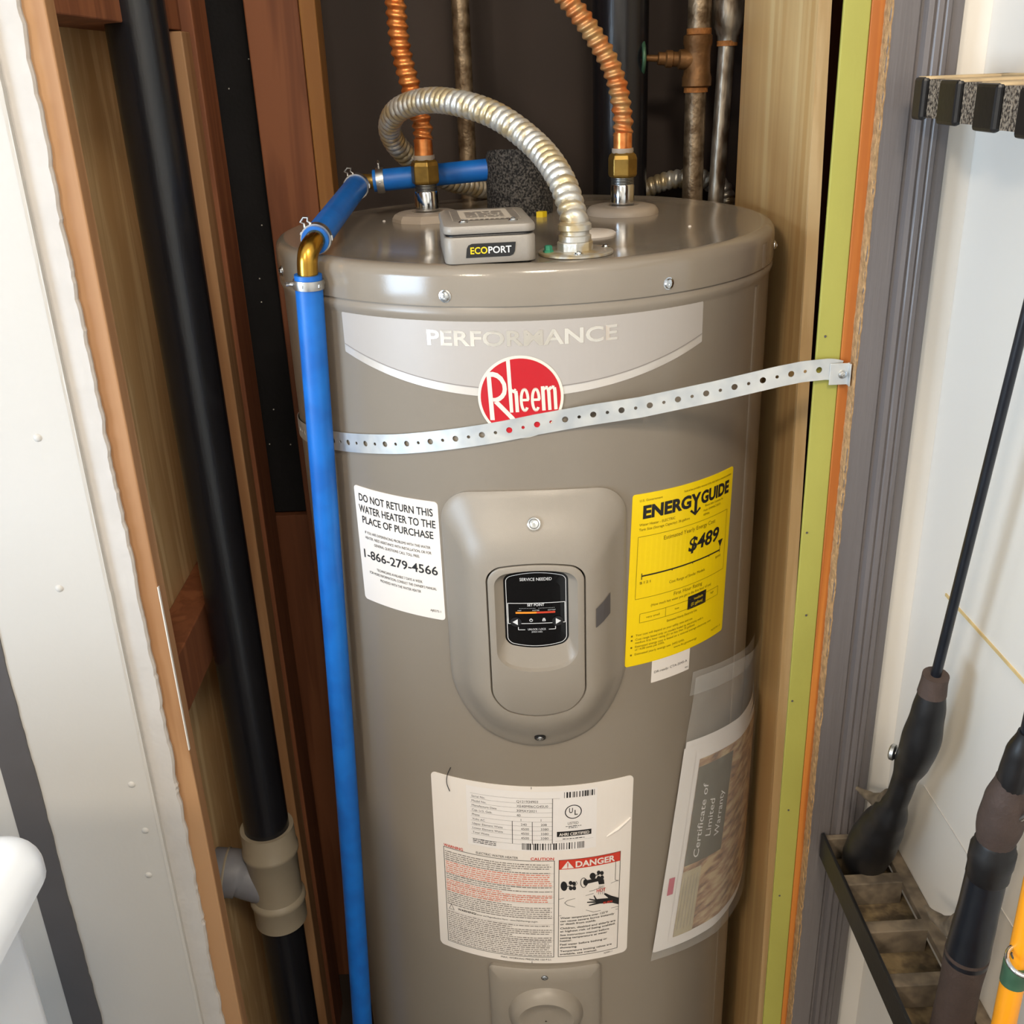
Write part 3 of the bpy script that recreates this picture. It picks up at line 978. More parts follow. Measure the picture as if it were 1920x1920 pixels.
# text block frame, danger box frame
for fx0, fy0, fx1, fy1 in ((0.050, 0.398, 0.612, 0.962), (0.632, 0.396, 0.945, 0.962)):
    p0, p1 = LB(fx0, fy1), LB(fx1, fy0)
    s.frame(p0[0], p0[1], p1[0], p1[1], 0.0006)
u, v = LB(0.330, 0.392)
s.text('ELECTRIC WATER HEATER', u, v, 0.0030, 0.047)
u, v = LB(0.47, 0.982)
s.text('MAX. WORKING PRESSURE 150 P.S.I.', u, v, 0.0026, 0.058)
u, v = LB(0.115, 0.752)
s.text('WARNING:', u, v, 0.0030, al='L', bold=0.02)
tri = [LB(0.080, 0.728), LB(0.066, 0.758), LB(0.094, 0.758)]
s.stroke(tri + [tri[0]], 0.0005)
u, v = LB(0.21, 0.752)
s.text('Cancer and Reproductive Harm - www.P65Warnings.ca.gov.', u, v, 0.0024, 0.072, al='L')
for fy in (0.470, 0.516, 0.545, 0.575, 0.605, 0.640, 0.725, 0.765, 0.80, 0.86):
    p0, p1 = LB(0.052, fy + 0.0006), LB(0.611, fy)
    s.rect(p0[0], p0[1], p1[0], p1[1])
dtx = [('Water temperature over 125\u00b0F', 0.735), ('can cause severe burns instantly', 0.753), ('or death from scalds.', 0.771), ('Children, disabled and elderly are', 0.796), ('at highest risk of being scalded.', 0.814), ('See instruction manual before', 0.836), ('setting temperature at water', 0.854), ('heater.', 0.871), ('Feel water before bathing or', 0.893), ('showering.', 0.911), ('Temperature limiting valves are', 0.933), ('available, see manual.', 0.951)]
for t, fy in dtx:
    u, v = LB(0.642, fy)
    s.text(t, u, v, 0.0026, min(0.0645, 0.00196 * len(t)), al='L', bold=0.015)
u, v = LB(0.87, 0.978)
s.text('AJ3081-1', u, v, 0.0020, al='L')
# danger pictogram lines
D0, D1 = LB(0.632, 0.396), LB(0.945, 0.962)
def dg(cx, cy):
    fx = (cx - 1185 + (cy - 160) * 13 / 935) / 565
    fy = (cy - (160 - 88 * fx)) / 942
    return (D0[0] + (D1[0] - D0[0]) * fx, D0[1] + (D1[1] - D0[1]) * fy)
s.stroke([dg(1185, 530), dg(1500, 430), dg(1735, 345)], 0.0005)
s.stroke([dg(1705, 150), dg(1703, 340), dg(1735, 355)], 0.0005)
s.stroke([dg(1500, 460), dg(1260, 535), dg(1235, 560), dg(1260, 580), dg(1500, 640), dg(1740, 600)], 0.0005)
s.stroke([dg(1185, 690), dg(1735, 625)], 0.0005)
def blob(cx, cy, a, c_, n=20):
    s.poly([dg(cx + a * cos(-2 * PI * k / n), cy + c_ * sin(-2 * PI * k / n)) for k in range(n)])
blob(1230, 400, 30, 45)
for o in (0, 255):
    yo = -112 if o else 0
    if o:
        blob(1230 + o + 5, 295, 28, 32)
    for kx, ky in ((1290, 365), (1320, 370), (1290, 415), (1322, 412)):
        blob(kx + o, ky + yo + (10 if o else 0), 17, 20)
    s.stroke([dg(1255 + o, 400 + yo), dg(1290 + o, 395 + yo)], 0.0012)
s.stroke([dg(1352, 365), dg(1328, 395 - 0), dg(1340, 345), dg(1352, 365)], 0.0004)
pts = [dg(1408 + 28 * cos(-2 * PI * k / 24), 358 + 45 * sin(-2 * PI * k / 24)) for k in range(25)]
s.stroke(pts, 0.0008)
blob(1425, 355, 22, 32)
s.poly([dg(1425, 335), dg(1420, 372), dg(1540, 345), dg(1548, 375), dg(1600, 372), dg(1595, 330), dg(1570, 310), dg(1530, 315)])
s.poly([dg(1740, 580), dg(1740, 515), dg(1670, 490), dg(1610, 460), dg(1595, 470), dg(1640, 510), dg(1530, 515), dg(1505, 475), dg(1500, 485), dg(1515, 520), dg(1460, 510), dg(1460, 520), dg(1520, 535), dg(1440, 540), dg(1440, 550),
        dg(1525, 550), dg(1455, 572), dg(1460, 580), dg(1560, 560), dg(1680, 560)])
for k in range(4):
    s.stroke([dg(1552 + k * 14, 385), dg(1545 + k * 18, 470)], 0.0004)
s.build('lettering', wf_, 'ink', wlb)
s = Sheet()
rows = [(0.415 + i * 0.0118, 'g') for i in range(46)]
def is_red(fy):
    return 0.468 < fy < 0.542 or 0.574 < fy < 0.640
for fy, _ in rows:
    if is_red(fy) or 0.725 < fy < 0.765:
        continue
    p = LB(0.058, fy + 0.008)
    s.fine(p[0], LB(rng.choice((0.60, 0.60, 0.59, 0.585, 0.60, 0.60, 0.40)), 0)[0], p[1], 0.0017, rng)
s.build('fine_print', wf_, 'ink_grey', wlb)
s = Sheet()
for fy, _ in rows:
    if is_red(fy):
        p = LB(0.058, fy + 0.008)
        s.fine(p[0], LB(rng.choice((0.60, 0.59, 0.60, 0.58, 0.35)), 0)[0], p[1], 0.0018, rng)
s.build('red_fine_print', wf_, 'ink_pink', wlb)
s = Sheet()
u, v = LB(0.052, 0.395)
s.text('WARNING', u, v, 0.0036, 0.0235, al='L', bold=0.02)
s.build('warning_lettering', wf_, 'danger_red', wlb)
s = Sheet()
u, v = LB(0.609, 0.395)
s.text('CAUTION', u, v, 0.0036, 0.0255, al='R', bold=0.02)
s.build('caution_lettering', wf_, 'danger_red', wlb)
s = Sheet()
p0, p1 = LB(0.632, 0.450), LB(0.945, 0.396)
s.rect(p0[0], p0[1], p1[0], p1[1])
s.build('danger_bar', wf_, 'danger_red', wlb)
s = Sheet()
u, v = dg(1570, 445)
s.text('HOT', u, v, 0.0046, 0.0105, bold=0.02)
s.build('hot_lettering', wf_, 'danger_red', wlb)
s = Sheet()
u, v = dg(1610, 560)
s.text('BURN', u + 0.003, v, 0.0030, 0.0105, bold=0.02)
s.build('burn_lettering', wrap(WA, WZ, WR, TR + 0.0013), 'danger_red', wlb)
s = Sheet()
u, v = LB(0.700, 0.441)
s.text('DANGER', LB(0.815, 0)[0], v, 0.0078, 0.0450, bold=0.03)
s.build('danger_lettering', wrap(WA, WZ, WR, TR + 0.0013), 'white_sticker', wlb)
s = Sheet()
s.poly([LB(0.676, 0.403), LB(0.645, 0.445), LB(0.707, 0.445)])
s.build('alert_triangle', wrap(WA, WZ, WR, TR + 0.0013), 'white_sticker', wlb)
s = Sheet()
u, v = LB(0.706, 0.262)
s.text('AHRI CERTIFIED', u, v, 0.0036, 0.0330, bold=0.02)
s.build('certified_lettering', wrap(WA, WZ, WR, TR + 0.0013), 'white_sticker', wlb)
s = Sheet()
p0, p1 = LB(0.674, 0.4345), LB(0.678, 0.412)
s.rect(p0[0], p0[1], p1[0], p1[1])
p0, p1 = LB(0.674, 0.442), LB(0.678, 0.438)
s.rect(p0[0], p0[1], p1[0], p1[1])
s.build('alert_mark', wrap(WA, WZ, WR, TR + 0.0016), 'danger_red', wlb)
# crease in the label and a stray hair
b = MB()
b.tube([wrap(WA, WZ, WR, TR + 0.0004)(*LB(0.87, 0.30)), wrap(WA, WZ, WR, TR + 0.0014)(*LB(0.93, 0.265)), wrap(WA, WZ, WR, TR + 0.0012)(*LB(0.992, 0.225))], lambda s_, t, q: 0.0010 + 0.0006 * sin(q * PI), 8)
b.build('crease', 'white_sticker', wlb, smooth=True)
b = MB()
b.tube(catmull([wrap(-24.5, 0.7, 0, TR + 0.0012)(0.004, 0.006), wrap(-24.5, 0.7, 0, TR + 0.003)(0.0005, -0.003), wrap(-24.5, 0.7, 0, TR + 0.003)(-0.0010, -0.014), wrap(-24.5, 0.7, 0, TR + 0.0012)(0.0008, -0.026)]), lambda s_, t, q: 0.00045, 6)
tag(b.build('loose_hair', 'ink'), 'short curved black hair stuck on the tank at the rating label', 'hair')

# --- control cover
CA = -2.05
def cpt(p, r):
    a = rad(CA) + p[0] / TR
    return (r * sin(a), -r * cos(a), p[1])
outer = rect_outline(0.0885, 1.0245, 0.789, 0.028, 0.040, 0.0045, 0.0440)
inner = rect_outline(0.0425, 0.960, 0.811, 0.013, 0.018, 0.0065, 0.0125)
def mix(t):
    return [(o[0] + (i[0] - o[0]) * t, o[1] + (i[1] - o[1]) * t) for o, i in zip(outer, inner)]
def inset(pts, d, cu=0.0, cz=0.885):
    out = []
    n = len(pts)
    for i in range(n):
        p, q = pts[i - 1], pts[(i + 1) % n]
        dx, dy = q[0] - p[0], q[1] - p[1]
        L = math.hypot(dx, dy) or 1
        out.append((pts[i][0] - dy / L * d, pts[i][1] + dx / L * d))
    return out
prof_c = [(0.0, -0.001), (0.0, 0.0025), (0.03, 0.0040), (0.10, 0.0060), (0.22, 0.0088), (0.36, 0.0130), (0.50, 0.0182), (0.64, 0.0228), (0.78, 0.0260), (0.90, 0.0276), (1.0, 0.0282)]
b = MB()
b.loops([[cpt(p, TR + hh) for p in mix(t)] for t, hh in prof_c] + [[cpt(p, TR + 0.0240) for p in inset(inner, 0.0006)]], True)
cc = b.build('control_cover', 'tank_plain', wh, smooth=True)
door_o = inset(inner, 0.0016)
rec_o = rect_outline(0.0352, 0.9535, 0.860, 0.010, 0.012, 0.0060, 0.0095)
disp_o = rect_outline(0.0284, 0.9500, 0.8775, 0.0055, 0.0070, 0.0055, 0.0050)
b = MB()
b.loops([[cpt(p, TR + 0.0238) for p in door_o], [cpt(p, TR + 0.0284) for p in door_o], [cpt(p, TR + 0.0290) for p in inset(door_o, 0.0010)],
         [cpt(p, TR + 0.0290) for p in rec_o], [cpt(p, TR + 0.0254) for p in inset(rec_o, 0.0018)], [cpt(p, TR + 0.0198) for p in disp_o]], True)
door = b.build('control_door', 'tank_plain', wh, smooth=True)
# display glass
def fill(pts, r, cz):
    b = MB()
    n = len(pts)
    rows = []
    for k in range(5):
        t = k / 4
        rows.append([cpt((p[0] * (1 - t), p[1] * (1 - t) + cz * t), r) for p in pts])
    b.loops(rows, True)
    return b
dp = fill(disp_o, TR + 0.0200, 0.913).build('display_panel', 'black_gloss', wh)
dwr = lambda r: (lambda u, v: cpt((u, v), r))
s = Sheet()
d1 = inset(disp_o, 0.0019)
d2 = inset(d1, 0.00055)
s.ring(d1, d2)
s.text('SERVICE NEEDED', 0.0, 0.9450, 0.0030, 0.0280, bold=0.004)
s.text('SET POINT', -0.0005, 0.9180, 0.0026, 0.0150, bold=0.012)
s.frame(-0.0255, 0.8990, 0.0255, 0.9215, 0.0006)
for sx in (-1, 1):
    bt = Sheet()
    bt.ellipse(sx * 0.0185, 0.9012, 0.0050, 0.0050)
    bt.build('button', dwr(TR + 0.0207), 'black_plastic', dp)
    bt = Sheet()
    bt.poly([(-0.0215, 0.9012), (-0.0168, 0.8980), (-0.0168, 0.9044)] if sx < 0 else [(0.0215, 0.9012), (0.0168, 0.9044), (0.0168, 0.8980)])
    bt.build('button_arrow', dwr(TR + 0.0210), 'glow_white', dp)
    if False: s.poly([(sx * 0.0215, 0.9012), (sx * 0.0160, 0.8978), (sx * 0.0160, 0.9046)] if sx < 0 else [(0.0215, 0.9012), (0.0160, 0.9046), (0.0160, 0.8978)])
    s.rect(sx * 0.0165 - 0.0003, 0.8925, sx * 0.0165 + 0.0003, 0.8955)
    s.rect(min(sx * 0.0165, sx * 0.0105), 0.8922, max(sx * 0.0165, sx * 0.0105), 0.8928)
s.text('UNLOCK / LOCK', 0.0, 0.8918, 0.0021, 0.0160)
s.text('(HOLD 3 SEC)', 0.0, 0.8893, 0.0015, 0.0095)
s.ellring(-0.0050, 0.9028, 0.0016, 0.0016, 0.0005, 20)
s.rect(-0.0053, 0.9030, -0.0047, 0.9048)
s.frame(0.0050, 0.9015, 0.0078, 0.9035, 0.0006)
s.frame(0.0055, 0.9033, 0.0073, 0.9048, 0.0005)
for k in range(22):
    s.rect(-0.0150 + k * 0.00135 + (0.002 if k > 10 else 0), 0.9155, -0.0145 + k * 0.00135 + (0.002 if k > 10 else 0), 0.9159)
s.text('HOT', -0.0150, 0.9128, 0.0011)
s.text('HOTTER', -0.0005, 0.9128, 0.0011)
s.text('HOTTEST', 0.0135, 0.9128, 0.0011)
s.build('lettering', dwr(TR + 0.0204), 'glow_white', dp)
s = Sheet()
s.rect(-0.0185, 0.9100, 0.0, 0.9120)
s.build('warm_scale', dwr(TR + 0.0204), 'orange_ink', dp)
s = Sheet()
s.rect(0.0, 0.9100, 0.0165, 0.9120)
s.build('hot_scale', dwr(TR + 0.0204), 'ored_ink', dp)
# screws in the cover, the top one sunk in a hole
a = rad(CA)
nrm = Vector((sin(a), -cos(a), 0.55)).normalized()
p = Vector(cpt((0, 1.0015), TR + 0.0166))
MB().lathe([(0.0070, -0.001), (0.0070, 0.0006), (0.0062, 0.0008), (0.0058, -0.004)], p, nrm, 24, False, True).build('screw_recess', 'tank_plain', cc, smooth=True)
screw_head('cover_screw', p + nrm * 0.0002, nrm, 0.0048, 0.0026, cc)
p = Vector(cpt((0, 0.7630), TR + 0.0124))
nb = Vector((sin(a), -cos(a), -0.50)).normalized()
MB().lathe([(0.0058, -0.002), (0.0058, 0.0012), (0.0046, 0.0014)], p, nb, 20).build('screw_recess', 'black_plastic', cc, smooth=True)
screw_head('cover_screw', p + nb * 0.0013, nb, 0.0028, 0.0016, cc)
# finger notch on the right flank
def surf(u, z):
    t = max(0, min(1, (0.0885 - abs(u)) / (0.0885 - 0.0425)))
    for (t0, h0), (t1, h1) in zip(prof_c[1:-1], prof_c[2:]):
        if t0 <= t <= t1:
            return TR + h0 + (h1 - h0) * (t - t0) / (t1 - t0)
    return TR + 0.028
b = MB()
rows = [[], [], []]
for k in range(9):
    u = 0.0515 + 0.0160 * k / 8
    t = k / 8
    for row, z in zip(rows, (0.9135 + 0.0105 * t, 0.9010 + 0.0015 * t, 0.8930 + 0.0085 * t)):
        row.append(cpt((u, z), surf(u, z) + 0.0008))
b.loops(rows, False)
b.build('finger_notch', 'dark_trim', cc)

# --- lower access cover with a domed centre
aw = MB()
AO = rect_outline(0.0640, 0.4370, 0.205, 0.006, 0.012, 0.0, 0.0)
AC = -2.65
def apt(p, r):
    a = rad(AC) + p[0] / TR
    return (r * sin(a), -r * cos(a), p[1])
rows = [[apt(p, TR - 0.001) for p in AO], [apt(p, TR + 0.0045) for p in AO], [apt(p, TR + 0.0075) for p in inset(AO, 0.004)]]
for k in range(1, 6):
    t = k / 5
    rows.append([apt((p[0] * (1 - t), p[1] * (1 - t) + 0.345 * t), TR + 0.0075) for p in inset(AO, 0.004)])
acv = aw.loops(rows, True).build('access_cover', 'tank_plain', wh, smooth=True)
b = MB()
rows = []
for rr, hh in ((0.0430, 0.0070), (0.0405, 0.0115), (0.0360, 0.0165), (0.0300, 0.0195), (0.0265, 0.0185), (0.0235, 0.0165), (0.0150, 0.0165), (0.0010, 0.0165)):
    rows.append([apt((rr * cos(2 * PI * k / 48), 0.368 + rr * sin(2 * PI * k / 48)), TR + hh) for k in range(48)])
b.loops(rows, True).build('cover_dome', 'tank_plain', acv, smooth=True)
p, nn = on_tank(AC, 0.4268, TR + 0.0075)
screw_head('access_screw', p, nn, 0.0032, 0.002, acv)

# --- control module on the lid
RZ = rad(4.0)
mo = Vector((-0.0385, -0.246, ZT))
def mpt(x, y, z):
    return (mo.x + x * cos(RZ) - y * sin(RZ), mo.y + x * sin(RZ) + y * cos(RZ), mo.z + z)
def rbox(w_, d0, d1, z0, z1, r, rb=0.0025, n=6):
    pts = []
    for cx, cy, a0 in ((w_ - r, d0 + r, -90), (w_ - r, d1 - r, 0), (-w_ + r, d1 - r, 90), (-w_ + r, d0 + r, 180)):
        for k in range(n + 1):
            aa = rad(a0 + 90 * k / n)
            pts.append((cx, cy, cos(aa), sin(aa)))
    def ring(z, ins):
        return [mpt(cx + (r - ins) * c, cy + (r - ins) * s_, z) for cx, cy, c, s_ in pts]
    return MB().loops([ring(z0, 0.0008), ring(z0 + 0.001, 0), ring(z1 - rb, 0), ring(z1 - rb * 0.3, rb * 0.3), ring(z1, rb)], True, True, True)
mb_ = rbox(0.0392, 0.0, 0.112, 0.0015, 0.0240, 0.009).build('module_box', 'grey_box', wh, smooth=True)
rbox(0.0375, 0.0015, 0.110, 0.0235, 0.0265, 0.009).build('module_gap', 'black_plastic', mb_, smooth=True)
rbox(0.0395, -0.0005, 0.1125, 0.0262, 0.0335, 0.010, 0.0030).build('module_lid', 'grey_box', mb_, smooth=True)
# foot gasket
rbox(0.0360, 0.004, 0.108, 0.0, 0.002, 0.006, 0.0004).build('module_gasket', 'black_plastic', mb_)
for x in (-0.0215, 0.0215):
    screw_head('module_screw', mpt(x, 0.018, 0.0335), (0, 0, 1), 0.0034, 0.0022, mb_)
s = Sheet()
s.rect(-0.030, 0.028, 0.030, 0.098)
s.build('module_sticker', lambda u, v: mpt(u, v, 0.0339), 'beige_sticker', mb_)
s = Sheet()
for k in range(12):
    y = 0.029 + k * 0.0058
    for x0, x1 in ((-0.0295, -0.0225), (0.0225, 0.0295)):
        s.raw([(x0, y), (x1, y + 0.002), (x1, y + 0.0048), (x0, y + 0.0028)], [(0, 1, 2, 3)])
for k in range(9):
    x = -0.020 + k * 0.0045
    s.raw([(x, 0.0282), (x + 0.0028, 0.0282), (x + 0.0042, 0.0320), (x + 0.0014, 0.0320)], [(0, 1, 2, 3)])
for k in range(7):
    s.fine(-0.017, 0.017, 0.045 + k * 0.006, 0.0030, rng)
s.build('sticker_stripes', lambda u, v: mpt(u, v, 0.0342), 'ink_grey', mb_)
# badge on the module front
bw = lambda off: (lambda u, v: mpt(u, -0.0004 - off, 0.0124 + v))
s = Sheet()
bo = [(-0.0215, -0.0058), (0.0160, -0.0058), (0.0190, -0.0046), (0.0205, -0.0020), (0.0215, 0.0058), (-0.0160, 0.0058), (-0.0190, 0.0046), (-0.0205, 0.0020)]
s.poly(bo)
s.build('module_badge', bw(0.0002), 'black_plastic', mb_)
s = Sheet()
s.text('ECO', -0.0175, -0.0026, 0.0054, 0.0145, al='L', bold=0.02)
s.build('badge_lettering', bw(0.0006), 'yellow_tag', mb_)
s = Sheet()
s.text('PORT', -0.0022, -0.0026, 0.0054, 0.0198, al='L', bold=0.02)
s.build('badge_lettering', bw(0.0006), 'glow_white', mb_)

# --- collars, cap disc and label on the lid
for name, x, y in (('inlet_collar', -0.1055, 0.062), ('outlet_collar', 0.1130, 0.050)):
    MB().lathe([(0.0405, 0), (0.0400, 0.0035), (0.0370, 0.0075), (0.0300, 0.0092), (0.0185, 0.0095), (0.0175, 0.0080), (0.0170, 0.0005)], (x, y, ZT), (0, 0, 1), 10 if x < 0 else 40, True, True).build(name, 'collar', wh, smooth=(x > 0))
    MB().lathe([(0.0172, 0.0), (0.0172, 0.0060)], (x, y, ZT), (0, 0, 1), 24).build('collar_void', 'black_plastic', wh)
MB().lathe([(0.0270, 0), (0.0270, 0.0015), (0.0255, 0.0026), (0.001, 0.0028)], (0.0600, -0.098, ZT), (0, 0, 1), 40).build('lid_cap', 'white_sticker', wh, smooth=True)
s = Sheet()
s.rect(0.070, 0.128, 0.140, 0.168)
s.build('lid_label', lambda u, v: (u, v, ZT + 0.0004), 'collar', wh)
s = Sheet()
s.rect(0.074, 0.132, 0.136, 0.164)
s.build('lid_label_field', lambda u, v: (u, v, ZT + 0.0007), 'tank', wh)

# ================================================================== COPPER CONNECTORS
def flex_radius(r0, amp, pitch, turns=1):
    def f(s_, th, q):
        return r0 + amp * sin(2 * PI * s_ / pitch + th * turns)
    return f
def connector(name, label, base, path, smooth_to):
    x, y = base
    t = thing(name, label, 'water connector', (x, y, ZT + 0.003), 'copper connectors on the heater lid')
    b = MB().lathe([(0.0125, 0.002), (0.0132, 0.004), (0.0132, 0.0300), (0.0126, 0.0310)], (x, y, ZT), (0, 0, 1), 32)
    ni = b.build('nipple', 'chrome', t, smooth=True)
    b = MB()
    for k in range(5):
        z = 0.0308 + k * 0.0016
        b.lathe([(0.0112, z), (0.0126, z + 0.0004), (0.0126, z + 0.0009), (0.0112, z + 0.0014)], (x, y, ZT), (0, 0, 1), 28)
    b.build('nipple_thread', 'steel', ni, smooth=True)
    b = MB().lathe([(0.0140, 0.0385), (0.0158, 0.0400), (0.0162, 0.0420), (0.0162, 0.0580), (0.0150, 0.0620), (0.0118, 0.0650)], (x, y, ZT), (0, 0, 1), 6)
    b.build('union_nut', 'brass_old', t, bevel=0.0012)
    MB().lathe([(0.0115, 0.0640), (0.0120, 0.0660), (0.0118, 0.0690)], (x, y, ZT), (0, 0, 1), 28).build('washer_ring', 'collar', t, smooth=True)
    MB().lathe([(0.0102, 0.060), (0.0102, smooth_to + 0.002)], (x, y, ZT), (0, 0, 1), 28).build('tube_stub', 'copper', t, smooth=True)
    pts = catmull(path, 24)
    MB().tube(pts, flex_radius(0.0100, 0.0014, 0.0094), 24, True, 0.0009).build('flex_tube', 'copper' if x < 0 else 'copper_dull', t, smooth=True)
    return t
connector('copper_connector', 'bright copper corrugated connector rising from the inlet nipple behind the grey conduit loop', (-0.1055, 0.062),
          [(-0.1055, 0.062, 1.316), (-0.1053, 0.062, 1.333), (-0.1125, 0.060, 1.3626), (-0.1219, 0.055, 1.4075), (-0.1239, 0.050, 1.4553), (-0.1232, 0.05, 1.52), (-0.121, 0.05, 1.60), (-0.12, 0.08, 1.75), (-0.12, 0.34, 1.80)], 0.084)
connector('copper_connector', 'dull copper corrugated connector arching left from the outlet nipple on the right', (0.1130, 0.050),
          [(0.1130, 0.050, 1.3150), (0.1128, 0.05, 1.334), (0.1053, 0.05, 1.3709), (0.0882, 0.05, 1.4053), (0.0549, 0.05, 1.4493), (0.0197, 0.05, 1.480), (-0.02, 0.07, 1.53), (-0.03, 0.2, 1.60), (-0.03, 0.34, 1.62)], 0.083)

# ================================================================== ELECTRICAL CONDUIT
ec = thing('flexible_conduit', 'dusty silver spiral conduit looping over the heater lid', 'conduit', (0.036, -0.205, ZT))
path = catmull([(0.0360, -0.208, 1.2560), (0.0355, -0.205, 1.2660), (0.0271, -0.180, 1.2940), (0.0083, -0.135, 1.3200), (-0.0269, -0.09, 1.3454), (-0.0678, -0.045, 1.3578), (-0.1010, 0.0, 1.3585),
                (-0.1300, 0.040, 1.3485), (-0.1422, 0.080, 1.3285), (-0.1350, 0.112, 1.3060), (-0.1140, 0.140, 1.2840), (-0.085, 0.175, 1.2640), (-0.050, 0.215, 1.2500), (-0.02, 0.27, 1.2300), (0.0, 0.300, 1.15), (0, 0.305, 1.0)], 20)
def con_r(s_, th, q):
    x = (s_ / 0.0084 + th / (2 * PI)) % 1.0
    return 0.0104 + 0.0024 * (sin(PI * x) ** 0.8)
MB().tube(path, con_r, 22, True, 0.0009).build('spiral_tube', 'conduit', ec, smooth=True)
cx, cy = 0.0365, -0.2100
MB().lathe([(0.0125, 0.0150), (0.0145, 0.0160), (0.0145, 0.0205), (0.0128, 0.0215), (0.0128, 0.0245), (0.0148, 0.0255), (0.0148, 0.0300), (0.0130, 0.0320)], (cx, cy, ZT - 0.004), (0, 0, 1), 32).build('conduit_fitting', 'conduit', ec, smooth=True)
MB().lathe([(0.0160, 0.0035), (0.0160, 0.0110), (0.0145, 0.0120)], (cx, cy, ZT), (0, 0, 1), 8).build('locknut', 'conduit', ec, bevel=0.0006)
pl = MB().lathe([(0.0335, 0.0005), (0.0335, 0.0022), (0.0325, 0.0030), (0.0200, 0.0038), (0.001, 0.0038)], (cx + 0.001, cy + 0.004, ZT), (0, 0, 1), 48).build('junction_plate', 'conduit', ec, smooth=True)
screw_head('plate_screw', (cx + 0.001, cy - 0.0225, ZT + 0.0030), (0, 0, 1), 0.0036, 0.0026, pl)
screw_head('plate_screw', (cx + 0.0285, cy + 0.012, ZT + 0.0030), (0, 0, 1), 0.0030, 0.0026, pl)
MB().lathe([(0.0048, 0.002), (0.0048, 0.0048), (0.0036, 0.0052), (0.0036, 0.0085), (0.0028, 0.0092)], (cx - 0.0240, cy - 0.004, ZT), (0, 0, 1), 6).build('ground_screw', 'teal', pl)

# ================================================================== RELIEF VALVE FOAM AND BLUE DRAIN LINE
fo = MB()
n = 40
rings = []
for r_, h_ in ((0.0372, 0.0), (0.0378, 0.004), (0.0376, 0.050), (0.0372, 0.062), (0.0350, 0.066), (0.0180, 0.064), (0.0165, 0.050)):
    rings.append([(0.000 + r_ * cos(2 * PI * k / n), 0.088 + r_ * sin(2 * PI * k / n), ZT + h_ - 0.006 * (h_ / 0.066) * (cos(2 * PI * k / n - 1.2))) for k in range(n)])
fo.loops(rings, True, True, True)
tag(fo.build('foam_insulation', 'foam_black', smooth=True), 'black foam sleeve round the relief valve on the heater lid', 'insulation')
tag(MB().loops([[(0.026 + dx, 0.046 + dy, ZT + z) for dx, dy in ((-0.010, -0.004), (-0.003, -0.006), (0.002, 0.000), (-0.006, 0.004))] for z in (0.0, 0.0015, 0.006)], True, True, True).build('valve_tag', 'yellow_tag'),
    'small yellow tag peeking out beside the black foam sleeve', 'tag')

bl = thing('drain_line', 'bright blue relief drain pipe running over the lid and down the tank side', 'pipe', (-0.269, -0.1435, -0.20))
BR = 0.0126
top = Vector((-0.2050, -0.1895, 1.2210))
bot = Vector((-0.2690, -0.1435, -0.196))
bend = [top + (bot - top) * t for t in (0, 0.15, 0.3, 0.45, 0.6, 0.75, 0.9, 1.0)]
for i, dx in enumerate((0, 0.0006, 0.0012, 0.0012, 0.0005, -0.0004, 0, 0)):
    bend[i].x += dx
MB().tube(catmull(bend, 8), lambda s_, t, q: BR, 28).build('vertical_pipe', 'blue', bl, smooth=True)
dirv = (bot - top).normalized()
e0 = top - dirv * 0.012
back = Vector((-0.1815, 0.086, 1.2735))
ff = Vector((-0.1985, -0.176, 1.2480))
ddr = (back - ff).normalized()
MB().tube([ff + ddr * 0.004, back - ddr * 0.016], lambda s_, t, q: BR, 28).build('lid_pipe', 'blue', bl, smooth=True)
fo_s = Vector((-0.036, 0.088, 1.2815))
bd2 = (fo_s - back).normalized()
MB().tube([back + bd2 * 0.016, fo_s + bd2 * 0.008], lambda s_, t, q: BR * 0.96, 28).build('rear_pipe', 'blue', bl, smooth=True)
# brass elbows
pth = catmull([top + dirv * 0.010, top - dirv * 0.006, top - dirv * 0.0150 + Vector((0.0006, 0.0012, 0)), top - dirv * 0.0215 + Vector((0.0020, 0.0055, 0)), ff + ddr * 0.003, ff + ddr * 0.014], 8)
MB().tube(pth, lambda s_, t, q: 0.0094, 26).build('brass_elbow', 'brass', bl, smooth=True)
pth = catmull([back - ddr * 0.024, back - ddr * 0.008, back + Vector((0.002, 0.004, 0.001)), back + bd2 * 0.010, back + bd2 * 0.024], 8)
MB().tube(pth, lambda s_, t, q: 0.0082, 24).build('brass_elbow', 'brass_old', bl, smooth=True)
def clamp(center, axis, ear):
    a = Vector(axis).normalized()
    c = Vector(center)
    b = MB().lathe([(0.0122, -0.0042), (0.0140, -0.0042), (0.0143, -0.002), (0.0143, 0.002), (0.0140, 0.0042), (0.0122, 0.0042)], c, a, 32, False, False)
    cl = b.build('pipe_clamp', 'steel', bl, smooth=True)
    e = (Vector(ear) - a * a.dot(Vector(ear))).normalized()
    t = a.cross(e)
    b = MB()
    b.tube([c + e * 0.0135 + t * 0.0035, c + e * 0.0170 + t * 0.0020, c + e * 0.0195 + t * 0.0042, c + e * 0.0215 + t * 0.0005, c + e * 0.0195 - t * 0.0042, c + e * 0.0170 - t * 0.0020, c + e * 0.0135 - t * 0.0035],
           lambda s_, th, q: (0.0036, 0.0008) if False else 0.0011, 8)
    b.build('clamp_ear', 'steel', cl, smooth=True)
    for k in range(3):
        b = MB()
        w_ = Vector((cos(k * 1.2 - 1.9), sin(k * 1.2 - 1.9), 0))
        w_ = (w_ - a * a.dot(w_)).normalized()
        b.lathe([(0.0022, 0.0138), (0.0018, 0.0152)], c, w_, 4)
        b.build('clamp_stud', 'chrome', cl)
clamp(top + dirv * 0.0085, dirv, (-1, -0.1, 0))
